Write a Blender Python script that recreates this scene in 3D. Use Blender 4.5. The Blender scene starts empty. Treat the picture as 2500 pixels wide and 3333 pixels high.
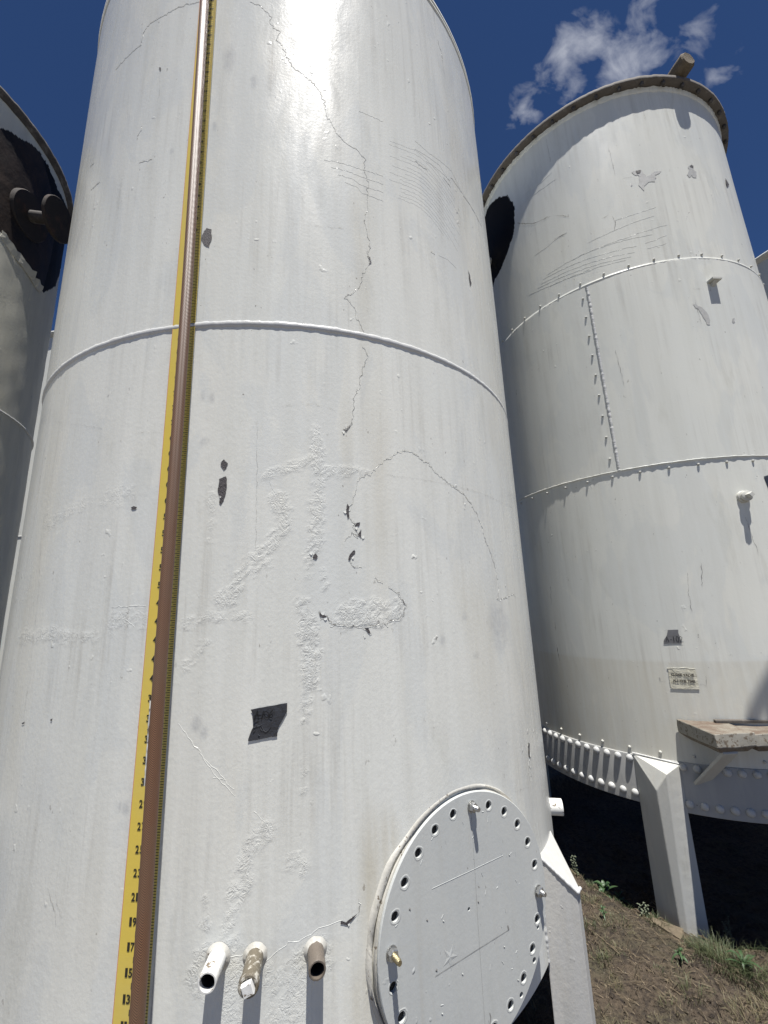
import bpy, bmesh, math, random
from math import sin, cos, radians, degrees, pi, sqrt, hypot, atan2
from mathutils import Vector, Matrix, noise
from mathutils.geometry import delaunay_2d_cdt
import numpy as np
C = bpy.context.scene.collection
sc = bpy.context.scene
random.seed(11)

# ------------------------------------------------------------------ camera
PITCH, ROLL = 0.2227, -0.039
cd = bpy.data.cameras.new('camera'); cam = bpy.data.objects.new('camera', cd); C.objects.link(cam)
cd.sensor_fit = 'VERTICAL'; cd.sensor_height = 36.0; cd.lens = 1341.38 / 3333 * 36
cd.clip_start = 0.05; cd.clip_end = 3000
cam.matrix_world = Matrix.Translation((0, 0, 1.6)) @ Matrix.Rotation(pi/2 + PITCH, 4, 'X') @ Matrix.Rotation(ROLL, 4, 'Z')
sc.camera = cam

# ------------------------------------------------------------------ sun, sky, exposure
SUN_AZ, SUN_EL = radians(17.3), radians(74.8)
sd = Vector((sin(SUN_AZ)*cos(SUN_EL), -cos(SUN_AZ)*cos(SUN_EL), sin(SUN_EL)))
sl = bpy.data.lights.new('sun', 'SUN'); sl.energy = 5.0; sl.angle = radians(0.5); sl.color = (1.0, 0.965, 0.92)
so = bpy.data.objects.new('sun', sl); C.objects.link(so); so.rotation_euler = sd.to_track_quat('Z', 'Y').to_euler(); so.location = (0, 0, 12)
sc.view_settings.view_transform = 'Standard'; sc.view_settings.look = 'None'
sc.view_settings.exposure = 0.68; sc.view_settings.gamma = 1.0; sc.view_settings.use_curve_mapping = False
w = bpy.data.worlds.new('World'); sc.world = w; w.use_nodes = True
nt = w.node_tree; nt.nodes.clear()
def N(nt, t, **k):
    n = nt.nodes.new(t)
    for a, b in k.items():
        if a.startswith('i_'): n.inputs[a[2:].replace('_', ' ')].default_value = b
        else: setattr(n, a, b)
    return n
def math_(nt, op, a, b=None, clamp=False):
    n = nt.nodes.new('ShaderNodeMath'); n.operation = op; n.use_clamp = clamp
    for i, v in enumerate((a, b)):
        if v is None: continue
        if isinstance(v, (int, float)): n.inputs[i].default_value = v
        else: nt.links.new(v, n.inputs[i])
    return n.outputs[0]
def mixc(nt, f, a, b, mode='MIX'):
    n = nt.nodes.new('ShaderNodeMix'); n.data_type = 'RGBA'; n.blend_type = mode
    for i, v in ((0, f), (6, a), (7, b)):
        if isinstance(v, (int, float)): n.inputs[i].default_value = v
        elif isinstance(v, tuple): n.inputs[i].default_value = v if len(v) == 4 else (*v, 1)
        else: nt.links.new(v, n.inputs[i])
    return n.outputs[2]
sky = N(nt, 'ShaderNodeTexSky', sky_type='NISHITA', sun_disc=False, sun_elevation=SUN_EL, sun_rotation=pi - SUN_AZ,
        altitude=3500.0, air_density=0.8, dust_density=0.0, ozone_density=7.0)
bg = N(nt, 'ShaderNodeBackground'); bg.inputs['Strength'].default_value = 0.05
tc = N(nt, 'ShaderNodeTexCoord')
mp_ = N(nt, 'ShaderNodeMapping'); nt.links.new(tc.outputs['Generated'], mp_.inputs['Vector'])
n1 = N(nt, 'ShaderNodeTexNoise'); n1.inputs['Scale'].default_value = 17; n1.inputs['Detail'].default_value = 8; n1.inputs['Roughness'].default_value = .55
n1.inputs['Distortion'].default_value = .35
mp_.inputs['Rotation'].default_value = (0.3, 0.5, 0.6); mp_.inputs['Scale'].default_value = (1, 1.7, 1)
nt.links.new(mp_.outputs[0], n1.inputs['Vector'])
mask = None
for d, rad, amp in [((0.3093, 0.4722, 0.8255), .052, 1.0), ((.3439, .4535, .8222), .038, .7), ((0.4027, 0.4695, 0.7856), .058, 1.1), ((.4027, .425, .8117), .04, .55),
                    ((0.2592, 0.5286, 0.8083), .042, .75), ((0.3311, 0.5004, 0.8), .03, .7), ((0.5135, 0.4454, 0.7334), .032, .5), ((0.462, 0.4226, 0.7797), .055, .42)]:
    v = N(nt, 'ShaderNodeVectorMath', operation='DISTANCE'); nt.links.new(tc.outputs['Generated'], v.inputs[0]); v.inputs[1].default_value = d
    m = math_(nt, 'SUBTRACT', 1.0, math_(nt, 'DIVIDE', v.outputs['Value'], rad), True)
    m = math_(nt, 'MULTIPLY', math_(nt, 'POWER', m, .7), amp)
    mask = m if mask is None else math_(nt, 'MAXIMUM', mask, m)
f = math_(nt, 'MULTIPLY', math_(nt, 'SUBTRACT', math_(nt, 'ADD', math_(nt, 'MULTIPLY', n1.outputs[0], 2.6), math_(nt, 'MULTIPLY', mask, .95)), 1.58), .95, True)
f = math_(nt, 'MULTIPLY', math_(nt, 'MULTIPLY', f, math_(nt, 'GREATER_THAN', mask, 0.0)), math_(nt, 'MINIMUM', math_(nt, 'MULTIPLY', mask, 3.0), 1.0))
deep = mixc(nt, 1.0, sky.outputs[0], (.76, .92, 1.10), 'MULTIPLY')
col = mixc(nt, f, deep, (6.4, 6.7, 7.6))
nt.links.new(col, bg.inputs['Color'])
wo = N(nt, 'ShaderNodeOutputWorld'); nt.links.new(bg.outputs[0], wo.inputs['Surface'])

# ------------------------------------------------------------------ tag helpers
def tag(o, label=None, cat=None, group=None, kind=None):
    for k, v in (('label', label), ('category', cat), ('group', group), ('kind', kind)):
        if v: o[k] = v
    return o
def empty(name, loc=(0, 0, 0), **k):
    o = bpy.data.objects.new(name, None); C.objects.link(o); o.location = loc; o.empty_display_size = .2
    return tag(o, **k)
def make(name, verts, faces, mats, parent=None, smooth=True, fm=None, label=None, auto=None):
    """mesh in WORLD coordinates; stored relative to its parent's base"""
    me = bpy.data.meshes.new(name)
    off = Vector((0, 0, 0))
    p = parent
    while p is not None: off += p.location; p = p.parent
    me.from_pydata([tuple(Vector(v) - off) for v in verts] if off.length else [tuple(v) for v in verts], [], faces)
    if not isinstance(mats, (list, tuple)): mats = [mats]
    for m in mats: me.materials.append(m)
    if fm is not None: me.polygons.foreach_set('material_index', fm)
    if smooth: me.polygons.foreach_set('use_smooth', [True]*len(faces))
    me.update()
    o = bpy.data.objects.new(name, me); C.objects.link(o); o.parent = parent
    if label: o['label'] = label
    if auto is not None and smooth:
        bm = bmesh.new(); bm.from_mesh(me)
        for e in bm.edges:
            if len(e.link_faces) == 2 and e.calc_face_angle(0) > auto: e.smooth = False
        bm.to_mesh(me); bm.free()
    return o
class MB:
    def __init__(s): s.v = []; s.f = []; s.m = []
    def add(s, v, f, mi=0):
        b = len(s.v); s.v += [tuple(x) for x in v]; s.f += [tuple(i + b for i in q) for q in f]; s.m += [mi]*len(f)
    def box8(s, p, mi=0):   # p: 4 bottom, 4 top
        s.add(p, [(3, 2, 1, 0), (4, 5, 6, 7), (0, 1, 5, 4), (1, 2, 6, 5), (2, 3, 7, 6), (3, 0, 4, 7)], mi)
    def lathe(s, o, ax, prof, n=32, mi=0, cap0=True, cap1=True, a0=0, jit=0.0):
        ax = Vector(ax).normalized(); u = ax.orthogonal().normalized(); vv = ax.cross(u); o = Vector(o)
        b = []
        for k, (r, h) in enumerate(prof):
            for i in range(n):
                a = a0 + 2*pi*i/n
                rr = r*(1 + jit*noise.noise(Vector((cos(a)*2, sin(a)*2, h*30 + k)))) if jit else r
                b.append(o + ax*h + (u*cos(a) + vv*sin(a))*rr)
        f = []
        for k in range(len(prof)-1):
            for i in range(n):
                j = (i+1) % n
                f.append((k*n+i, k*n+j, (k+1)*n+j, (k+1)*n+i))
        if cap0: f.append(tuple(reversed(range(n))))
        if cap1: f.append(tuple(range((len(prof)-1)*n, len(prof)*n)))
        s.add(b, f, mi)
    def obj(s, name, mats, parent=None, smooth=True, auto=radians(35), label=None):
        return make(name, s.v, s.f, mats, parent, smooth, s.m if isinstance(mats, (list, tuple)) else None, label, auto)
def bevel(o, width, seg=2):
    m = o.modifiers.new('bevel', 'BEVEL'); m.width = width; m.segments = seg; m.limit_method = 'ANGLE'; m.angle_limit = radians(30)

# ------------------------------------------------------------------ materials (procedural)
def pbsdf(name, col=(.5, .5, .5), rough=.5, metal=0., spec=.5):
    m = bpy.data.materials.new(name); m.use_nodes = True; t = m.node_tree; b = t.nodes['Principled BSDF']
    b.inputs['Base Color'].default_value = (*col, 1); b.inputs['Roughness'].default_value = rough; b.inputs['Metallic'].default_value = metal
    b.inputs['Specular IOR Level'].default_value = spec
    return m, t, b
def mapping(t, scale=(1, 1, 1)):
    g = t.nodes.new('ShaderNodeNewGeometry'); mm = t.nodes.new('ShaderNodeMapping'); t.links.new(g.outputs['Position'], mm.inputs['Vector']); mm.inputs['Scale'].default_value = scale
    return mm.outputs[0]
def noise_(t, vec, scale, detail=4, rough=.55, dist=0):
    n = t.nodes.new('ShaderNodeTexNoise'); n.inputs['Scale'].default_value = scale; n.inputs['Detail'].default_value = detail
    n.inputs['Roughness'].default_value = rough; n.inputs['Distortion'].default_value = dist
    t.links.new(vec, n.inputs['Vector']); return n.outputs[0]
def ramp(t, v, a, b, x=0., y=1.):
    n = t.nodes.new('ShaderNodeMapRange'); n.inputs[1].default_value = a; n.inputs[2].default_value = b; n.inputs[3].default_value = x; n.inputs[4].default_value = y
    t.links.new(v, n.inputs[0]); return n.outputs[0]
def bump(t, b, h, strength, dist, prev=None):
    n = t.nodes.new('ShaderNodeBump'); n.inputs['Distance'].default_value = dist
    if isinstance(strength, float): n.inputs['Strength'].default_value = strength
    else: t.links.new(strength, n.inputs['Strength'])
    t.links.new(h, n.inputs['Height'])
    if prev is not None: t.links.new(prev, n.inputs['Normal'])
    t.links.new(n.outputs[0], b.inputs['Normal']); return n.outputs[0]
def paint(name, base=(.70, .71, .715), dirty=1.0, rough=.33, rust=0.0, warm=(.44, .43, .385), grain=1.0, wear=0.0, attr=False, tint=1.0):
    m, t, b = pbsdf(name, base, rough, spec=.20)
    P = mapping(t)
    c = mixc(t, ramp(t, noise_(t, P, 1.6, 3), .35, .65, 0, .55*tint), base, (base[0]*.93, base[1]*.955, base[2]*.985))
    blk = noise_(t, mapping(t, (3.1, 3.1, 1.1)), 1.3, 5, .6, .6)
    c = mixc(t, ramp(t, blk, .50, .54, 0, .40*tint), c, (base[0]*.84, base[1]*.87, base[2]*.92))
    s3 = noise_(t, mapping(t, (17, 17, .8)), 1.0, 4, .6)
    c = mixc(t, ramp(t, s3, .42, .68, 0, .34*tint), c, (base[0]*.80, base[1]*.80, base[2]*.79))
    s1 = noise_(t, mapping(t, (38, 38, 1.3)), 1.0, 5, .62)
    s2 = noise_(t, P, 2.3, 4, .6)
    st = math_(t, 'MULTIPLY', ramp(t, s1, .50, .78), ramp(t, s2, .42, .66))
    c = mixc(t, math_(t, 'MULTIPLY', st, .95*dirty, True), c, warm)
    gr = noise_(t, mapping(t, (9, 9, 2.2)), 1.0, 6, .68, .4)
    c = mixc(t, ramp(t, gr, .57, .78, 0, .42*dirty), c, (base[0]*.62, base[1]*.61, base[2]*.56))
    sp = noise_(t, mapping(t, (1, 1, .55)), 58, 3, .5)
    spm = math_(t, 'MULTIPLY', ramp(t, sp, .715, .75), ramp(t, noise_(t, P, 3.1, 2), .40, .62))
    c = mixc(t, math_(t, 'MULTIPLY', spm, .85*dirty, True), c, (.16, .14, .12))
    if wear:
        wv = noise_(t, P, 42, 8, .68, .3); wm = ramp(t, wv, .62 - .16*wear, .64 - .16*wear)
        c = mixc(t, wm, c, (.17, .14, .105))
    if rust:
        rv = noise_(t, mapping(t, (1, 1, .6)), 9, 7, .65, .4); rm = ramp(t, rv, .66 - .2*rust, .70 - .2*rust)
        c = mixc(t, rm, c, (.16, .085, .05))
    t.links.new(c, b.inputs['Base Color'])
    t.links.new(ramp(t, gr, .35, .8, rough - .04, rough + .14), b.inputs['Roughness'])
    # brushed paint skin: orange peel, runs, blisters
    h1 = noise_(t, mapping(t, (1, 1, .75)), 95, 4, .6)
    h2 = noise_(t, P, 22, 4, .55)
    h3 = noise_(t, mapping(t, (60, 60, 7)), 1.0, 3, .5)
    h = math_(t, 'ADD', math_(t, 'MULTIPLY', h1, .5), math_(t, 'ADD', math_(t, 'MULTIPLY', h2, .22), math_(t, 'MULTIPLY', h3, .22)))
    pr = bump(t, b, h, .36*grain, .0030)
    pv = noise_(t, mapping(t, (1, 1, .8)), 34, 2, .4)
    pk = ramp(t, pv, .70, .78)
    pr = bump(t, b, math_(t, 'MULTIPLY', pk, ramp(t, s2, .5, .62)), .5, .0028, pr)
    if attr:
        a = t.nodes.new('ShaderNodeAttribute'); a.attribute_name = 'rough'
        rd = math_(t, 'ABSOLUTE', math_(t, 'SUBTRACT', noise_(t, mapping(t, (1, 1, .8)), 46, 5, .6, 1.6), .5))
        rd2 = math_(t, 'ABSOLUTE', math_(t, 'SUBTRACT', noise_(t, P, 100, 4, .65, 1.0), .5))
        hb = math_(t, 'SUBTRACT', 1.0, math_(t, 'ADD', math_(t, 'MULTIPLY', rd, 4.0), math_(t, 'MULTIPLY', rd2, 2.0)))
        bump(t, b, math_(t, 'MULTIPLY', hb, a.outputs['Fac']), .55, .0032, pr)
    return m
def plain(name, col, rough=.6, metal=0., var=.3, scale=20, bmp=.3, bd=.003, col2=None, lo=.4, hi=.7):
    m, t, b = pbsdf(name, col, rough, metal)
    P = mapping(t); n = noise_(t, P, scale, 6, .65, .3)
    c2 = col2 or tuple(x*(1-var) for x in col)
    t.links.new(mixc(t, ramp(t, n, lo, hi), col, c2), b.inputs['Base Color'])
    bump(t, b, noise_(t, P, scale*4, 5, .6), bmp, bd)
    return m
M = {}
M['tank'] = paint('white_tank_paint', (.700, .700, .645), dirty=.85, rough=.23, attr=True)
M['tank2'] = paint('white_riveted_tank_paint', (.665, .665, .605), dirty=.9, rough=.33, grain=.55)
M['tank3'] = paint('weathered_white_tank_paint', (.58, .56, .47), dirty=1.4, rough=.5, grain=1.3)
M['cover'] = paint('grey_white_cover_paint', (.50, .513, .49), dirty=.7, rough=.42, grain=.75, tint=.4)
M['leg'] = paint('white_leg_paint', (.52, .515, .47), dirty=1.4, rough=.5, wear=.0, grain=1.2)
M['rivet'] = paint('rivet_paint', (.50, .50, .48), dirty=1., rough=.45)
M['ring'] = paint('greyed_ring_paint', (.37, .37, .355), dirty=1.2, rough=.5)
M['leg1'] = paint('white_rough_leg_paint', (.53, .52, .485), dirty=.8, rough=.55, grain=1.6, wear=0)
M['weld'] = paint('painted_weld', (.58, .58, .56), dirty=.6, rough=.4, grain=1.5)
M['neck'] = paint('dirty_neck_paint', (.54, .52, .46), dirty=1.6, rough=.5, grain=1.8, wear=.05)
M['stubw'] = paint('chipped_stub_paint', (.68, .675, .64), dirty=.6, rough=.4, wear=.15, grain=1.3)
M['stubr'] = plain('brown_primer_pipe', (.125, .105, .085), .5, 0, scale=40, col2=(.36, .34, .30), lo=.60, hi=.68, bmp=.5)
M['stubm'] = plain('worn_plug_pipe', (.15, .13, .095), .45, .2, scale=45, col2=(.48, .46, .40), lo=.53, hi=.6, bmp=.5)
M['dark'] = plain('dark_interior', (.012, .012, .012), .9)
M['crack'] = plain('dark_crack', (.10, .09, .08), .9)
M['line'] = plain('grey_scratch', (.26, .25, .235), .7)
M['chip'] = plain('bare_steel_chip', (.075, .068, .07), .7, 0, var=.4, scale=60, bmp=.8, bd=.004)
M['primer'] = plain('exposed_primer', (.43, .43, .41), .6, 0, var=.2, scale=30)
M['smudge'] = plain('thumb_smudge', (.5, .5, .5), .5)
M['tar'] = plain('black_tar_coating', (.022, .020, .020), .6, 0, scale=5, col2=(.045, .033, .028), lo=.4, hi=.65, bmp=.6, bd=.006)
M['tarb'] = plain('blue_black_coating', (.011, .010, .010), .7, 0, scale=6, bmp=.4)
for _k in ('tar', 'tarb'): M[_k].node_tree.nodes['Principled BSDF'].inputs['Specular IOR Level'].default_value = .12
M['rusty'] = plain('rusty_steel', (.028, .023, .021), .85, 0, scale=12, col2=(.085, .045, .03), lo=.56, hi=.75, bmp=.6)
M['rim'] = plain('weathered_brown_rim', (.10, .088, .076), .8, 0, scale=14, col2=(.19, .175, .155), lo=.55, hi=.72, bmp=.6)
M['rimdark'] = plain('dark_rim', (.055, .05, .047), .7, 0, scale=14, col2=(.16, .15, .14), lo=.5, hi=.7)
M['bolt'] = plain('galvanised_bolt', (.50, .50, .48), .32, .85, scale=60, bmp=.4)
M['brass'] = plain('brassy_bolt', (.36, .31, .19), .35, .8, scale=80, bmp=.6)
M['tape'] = plain('black_tape', (.030, .032, .038), .32, 0, scale=18, col2=(.045, .047, .054), bmp=.7, bd=.004)
M['tapegrey'] = plain('faded_grey_tape', (.155, .155, .16), .5, 0, scale=16, bmp=.4)
M['ink'] = plain('marker_ink', (.003, .003, .003), .5)
M['wrinkle'] = plain('tape_wrinkle', (.10, .105, .115), .3)
M['paper'] = plain('yellowed_paper', (.58, .56, .46), .35, 0, scale=9, col2=(.46, .43, .31), lo=.45, hi=.7, bmp=.8, bd=.006)
M['print'] = plain('faded_print', (.07, .065, .055), .6)
M['boardside'] = plain('grey_board_edge', (.30, .32, .34), .4)
M['red'] = plain('orange_red_edge', (.62, .22, .12), .6)
M['blackink'] = plain('black_print', (.02, .018, .012), .5)
M['yellow'] = plain('yellow_ruler_face', (.66, .50, .085), .38, 0, scale=3.5, col2=(.60, .48, .13), lo=.45, hi=.75, bmp=.15)
m, t, b = pbsdf('ruler_dirt', (.5, .5, .5))
M['wood'] = plain('weathered_platform_top', (.20, .18, .145), .85, 0, scale=11, col2=(.125, .092, .068), lo=.42, hi=.62, bmp=.9, bd=.008)
M['chipw'] = paint('flaking_white_end_paint', (.33, .31, .26), dirty=1.3, rough=.7, wear=.42, grain=1.6)
M['bark'] = plain('rotting_wood', (.15, .12, .08), .9, 0, scale=40, bmp=1., bd=.006)
def hose_mat():
    m, t, b = pbsdf('brown_braided_hose', (.2, .12, .08), .42)
    uv = t.nodes.new('ShaderNodeUVMap'); uv.uv_map = 'UVMap'; sx = t.nodes.new('ShaderNodeSeparateXYZ'); t.links.new(uv.outputs[0], sx.inputs[0])
    u = math_(t, 'MULTIPLY', math_(t, 'ABSOLUTE', math_(t, 'SUBTRACT', math_(t, 'FRACT', math_(t, 'ADD', math_(t, 'MULTIPLY', sx.outputs[0], 2), .5)), .5)), 2)
    ph = math_(t, 'SUBTRACT', math_(t, 'MULTIPLY', sx.outputs[1], 205.0), math_(t, 'MULTIPLY', u, 4.6))
    s = math_(t, 'SINE', math_(t, 'MULTIPLY', ph, 2*pi))
    s01 = math_(t, 'ADD', math_(t, 'MULTIPLY', s, .5), .5)
    P = mapping(t)
    c = mixc(t, s01, (.050, .020, .010), (.26, .135, .070))
    c = mixc(t, ramp(t, noise_(t, P, 6, 5), .4, .7, 0, .5), c, (.15, .10, .065))
    t.links.new(c, b.inputs['Base Color']); b.inputs['Roughness'].default_value = .5
    b.inputs['Coat Weight'].default_value = .03; b.inputs['Coat Roughness'].default_value = .25
    bump(t, b, s01, .5, .0012)
    return m
M['hose'] = hose_mat()
M['bounce_ground'] = plain('pale_bounce_ground', (.175, .16, .135), .95, 0, scale=6, col2=(.125, .112, .092), bmp=.8, bd=.02)  # pale tone of the added, unseen ground that bounces light
def soil_mat():
    m, t, b = pbsdf('brown_soil', (.08, .055, .04), .95)
    P = mapping(t)
    n = noise_(t, P, 5, 8, .65); n2 = noise_(t, P, 60, 5, .7)
    c = mixc(t, ramp(t, n, .35, .65), (.055, .041, .028), (.110, .083, .056))
    c = mixc(t, ramp(t, n2, .50, .72, 0, .75), c, (.155, .118, .080))
    c = mixc(t, ramp(t, noise_(t, P, 3.2, 5, .6), .5, .66, 0, .5), c, (.085, .085, .045))
    n3 = noise_(t, P, 150, 3, .6); c = mixc(t, ramp(t, n3, .66, .72, 0, .8), c, (.28, .25, .21))
    c = mixc(t, ramp(t, noise_(t, P, 30, 4, .7), .36, .52, .85, 0), c, (.028, .021, .016))
    t.links.new(c, b.inputs['Base Color'])
    bump(t, b, math_(t, 'ADD', n2, math_(t, 'MULTIPLY', noise_(t, P, 200, 4, .7), .5)), 1.0, .02)
    return m
M['soil'] = soil_mat()
def grass_mat(name, a, b_):
    m, t, b = pbsdf(name, a, .6)
    oi = t.nodes.new('ShaderNodeAttribute'); oi.attribute_name = 'tone'
    t.links.new(mixc(t, oi.outputs['Fac'], a, b_), b.inputs['Base Color'])
    return m
M['grass'] = grass_mat('grass_blades', (.038, .062, .022), (.165, .135, .075))
M['leaf'] = plain('weed_leaf', (.042, .082, .03), .5, 0, scale=30)
M['leafg'] = plain('grey_weed_leaf', (.13, .15, .10), .6, 0, scale=30)
M['straw'] = plain('dry_straw', (.24, .19, .125), .8, 0, scale=40)

# ------------------------------------------------------------------ cylinder geometry helpers
class Tank:
    def __init__(s, cx, cy, r): s.cx, s.cy, s.r = cx, cy, r; s.df = None
    def d(s, az, z): return float(s.df(np.array([[az]]), np.array([[z]]))[0, 0]) if s.df else 0.0
    def p(s, az, z, dr=0.0, r=None):
        a = radians(az); rr = (s.r if r is None else r) + dr
        return Vector((s.cx + rr*sin(a), s.cy - rr*cos(a), z))
    def n(s, az): a = radians(az); return Vector((sin(a), -cos(a), 0))
    def t(s, az): a = radians(az); return Vector((cos(a), sin(a), 0))
T1 = Tank(-.51875, 2.47568, 1.27)
T2 = Tank(2.07592, 3.29495, 1.02605)
T3 = Tank(-3.31501, 2.14118, 1.016)
T4 = Tank(5.12, 4.05, 1.15)
T5 = Tank(-3.75, 5.35, 1.0)

def shell(T, name, z0, z1, azs, dz, mats, parent, disp=None, attr=None, matf=None):
    azs = np.array(azs); zs = np.linspace(z0, z1, max(2, int((z1-z0)/dz)+1))
    A, Z = np.meshgrid(azs, zs); na, nz = len(azs), len(zs)
    D = np.zeros(A.shape) if disp is None else disp(A, Z)
    off = parent.location
    X = T.cx + (T.r + D)*np.sin(np.radians(A)) - off.x; Y = T.cy - (T.r + D)*np.cos(np.radians(A)) - off.y
    co = np.stack([X, Y, Z - off.z], -1).reshape(-1, 3).astype(np.float32)
    i, j = np.meshgrid(np.arange(nz-1), np.arange(na), indexing='ij'); j2 = (j+1) % na
    q = np.stack([i*na+j, i*na+j2, (i+1)*na+j2, (i+1)*na+j], -1).reshape(-1, 4)
    me = bpy.data.meshes.new(name); me.vertices.add(len(co)); me.vertices.foreach_set('co', co.ravel())
    me.loops.add(q.size); me.loops.foreach_set('vertex_index', q.ravel().astype(np.int32))
    me.polygons.add(len(q)); me.polygons.foreach_set('loop_start', (np.arange(len(q))*4).astype(np.int32))
    try: me.polygons.foreach_set('loop_total', np.full(len(q), 4, np.int32))
    except Exception: pass
    for mm in mats: me.materials.append(mm)
    me.polygons.foreach_set('use_smooth', np.ones(len(q), bool))
    if matf is not None:
        fa = azs[j] ; fz = (zs[i] + zs[i+1])/2
        me.polygons.foreach_set('material_index', matf(fa, fz).ravel().astype(np.int32))
    if attr is not None:
        at = me.attributes.new('rough', 'FLOAT', 'POINT'); at.data.foreach_set('value', attr(A, Z).ravel().astype(np.float32))
    me.update(); me.validate()
    o = bpy.data.objects.new(name, me); C.objects.link(o); o.parent = parent
    return o
def azgrid(a0, a1, fine, coarse=4.0):
    g = list(np.arange(a0, a1, fine)); x = a1
    while x < a0 + 360 - coarse*.4: g.append(x); x += coarse
    return g
def inpoly(P, A, Z):
    r = np.zeros(A.shape, bool); n = len(P)
    for i in range(n):
        x1, y1 = P[i]; x2, y2 = P[(i+1) % n]
        if y1 == y2: continue
        c = ((y1 > Z) != (y2 > Z)) & (A < (x2-x1)*(Z-y1)/(y2-y1) + x1); r ^= c
    return r
def segdist(T, pts, A, Z):
    d = np.full(A.shape, 1e9); k = radians(1)*T.r
    for (a, b) in zip(pts[:-1], pts[1:]):
        ax, ay, bx, by = a[0]*k, a[1], b[0]*k, b[1]
        L = (bx-ax)**2 + (by-ay)**2 + 1e-12
        tt = np.clip(((A*k-ax)*(bx-ax) + (Z-ay)*(by-ay))/L, 0, 1)
        d = np.minimum(d, np.hypot(A*k-ax-tt*(bx-ax), Z-ay-tt*(by-ay)))
    return d
def patch(T, poly, mb, off=.001, mi=0, step=.015, jag=0.0, r=None, rnd=None):
    """closed outline (az, z) laid on the cylinder as a thin skin following its curve"""
    k = radians(1)*(r or T.r); P = [(a*k, z) for a, z in poly]; Q = []
    for i in range(len(P)):
        a, b_ = P[i], P[(i+1) % len(P)]; L = hypot(b_[0]-a[0], b_[1]-a[1]); n = max(1, int(L/(step*.5 if jag else step)))
        for s in range(n):
            x, y = a[0]+(b_[0]-a[0])*s/n, a[1]+(b_[1]-a[1])*s/n
            if jag:
                x += jag*noise.noise(Vector((x*40, y*40, 3)))+jag*.5*noise.noise(Vector((x*130, y*130, 7))); y += jag*noise.noise(Vector((x*40, y*40, 9)))
            Q.append((x, y))
    nb = len(Q); xs = [q[0] for q in Q]; ys = [q[1] for q in Q]
    pts = list(Q); x = min(xs)+step/2
    qa = np.array(Q)
    while x < max(xs):
        y = min(ys)+step/2
        while y < max(ys):
            if np.hypot(qa[:, 0]-x, qa[:, 1]-y).min() > step*.35: pts.append((x, y))
            y += step
        x += step
    vo, eo, fo, *_ = delaunay_2d_cdt([Vector(p) for p in pts], [(i, (i+1) % nb) for i in range(nb)], [list(range(nb))], 2, 1e-7)
    V = []
    for v in vo:
        az = v.x/k; o_ = off if rnd is None else off + rnd*(0.5+.5*noise.noise(Vector((v.x*25, v.y*25, 1))))
        V.append(T.p(az, v.y, o_+T.d(az, v.y), r))
    F = []
    for f_ in fo:
        f_ = list(f_)
        # orient outwards
        a, b_, c_ = (vo[i] for i in f_[:3])
        if (b_.x-a.x)*(c_.y-a.y)-(b_.y-a.y)*(c_.x-a.x) < 0: f_.reverse()
        F.append(tuple(f_))
    mb.add(V, F, mi)
def subdiv(T, pts, step, jit=0):
    k = radians(1)*T.r; out = []
    for a, b_ in zip(pts[:-1], pts[1:]):
        L = hypot((b_[0]-a[0])*k, b_[1]-a[1]); n = max(1, int(L/step))
        for s in range(n):
            u = s/n; out.append([a[0]+(b_[0]-a[0])*u, a[1]+(b_[1]-a[1])*u])
    out.append(list(pts[-1]))
    if jit:
        for q in out[1:-1]:
            q[0] += jit/k*noise.noise(Vector((q[0]*3, q[1]*60, 2)))*1.6; q[1] += jit*noise.noise(Vector((q[0]*3, q[1]*60, 8)))*1.6
    return out
def ribbon(T, pts, wmm, mb, mi=0, off=.0012, ridge=0.0, jit=.002, vary=.5, step=.01, taper=True):
    q = subdiv(T, pts, step, jit); k = radians(1)*T.r; n = len(q)
    if n < 2: return
    V = []; F = []
    for i in range(n):
        a = q[max(0, i-1)]; b_ = q[min(n-1, i+1)]
        dx, dy = (b_[0]-a[0])*k, b_[1]-a[1]; L = hypot(dx, dy) or 1
        nx, ny = -dy/L, dx/L
        ww = wmm/2000*(1-vary*.5+vary*noise.noise(Vector((q[i][0]*7, q[i][1]*35, wmm)))*1.4)
        ww = max(ww, wmm/9000)
        if taper: ww *= min(1, .35+ .65*min(i, n-1-i)/3)
        dd = T.d(q[i][0], q[i][1])
        for s_, o_ in ((-1, dd+(off if not ridge else -.0006)), (0, dd+off+ridge), (1, dd+(off if not ridge else -.0006))):
            V.append(T.p(q[i][0]+s_*ww*nx/k, q[i][1]+s_*ww*ny, o_))
        if i:
            b0 = 3*(i-1); F += [(b0, b0+1, b0+4, b0+3), (b0+1, b0+2, b0+5, b0+4)]
    mb.add(V, F, mi)
def fit_outward(o, T):
    pass
def hoop(T, z, mb, r=None, prof=None, a0=-180, a1=180, step=1.0, lump=0.0, mi=0):
    """profile [(dr, dz)] swept round the tank, lumpy if asked"""
    n = int((a1-a0)/step); full = abs(a1-a0-360) < 1e-6; cnt = n if full else n+1
    V = []; F = []; m_ = len(prof)
    for i in range(cnt):
        az = a0+i*step; l = 1+lump*noise.noise(Vector((az*1.3, z, 0))) + lump*.6*noise.noise(Vector((az*4, z, 5)))
        dzz = lump*.004*noise.noise(Vector((az*.8, z, 9)))
        for dr, dz in prof: V.append(T.p(az, z+dz*l+dzz, dr*l, r))
    for i in range(n):
        j = (i+1) % cnt
        for k in range(m_-1): F.append((i*m_+k, j*m_+k, j*m_+k+1, i*m_+k+1))
    mb.add(V, F, mi)
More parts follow.
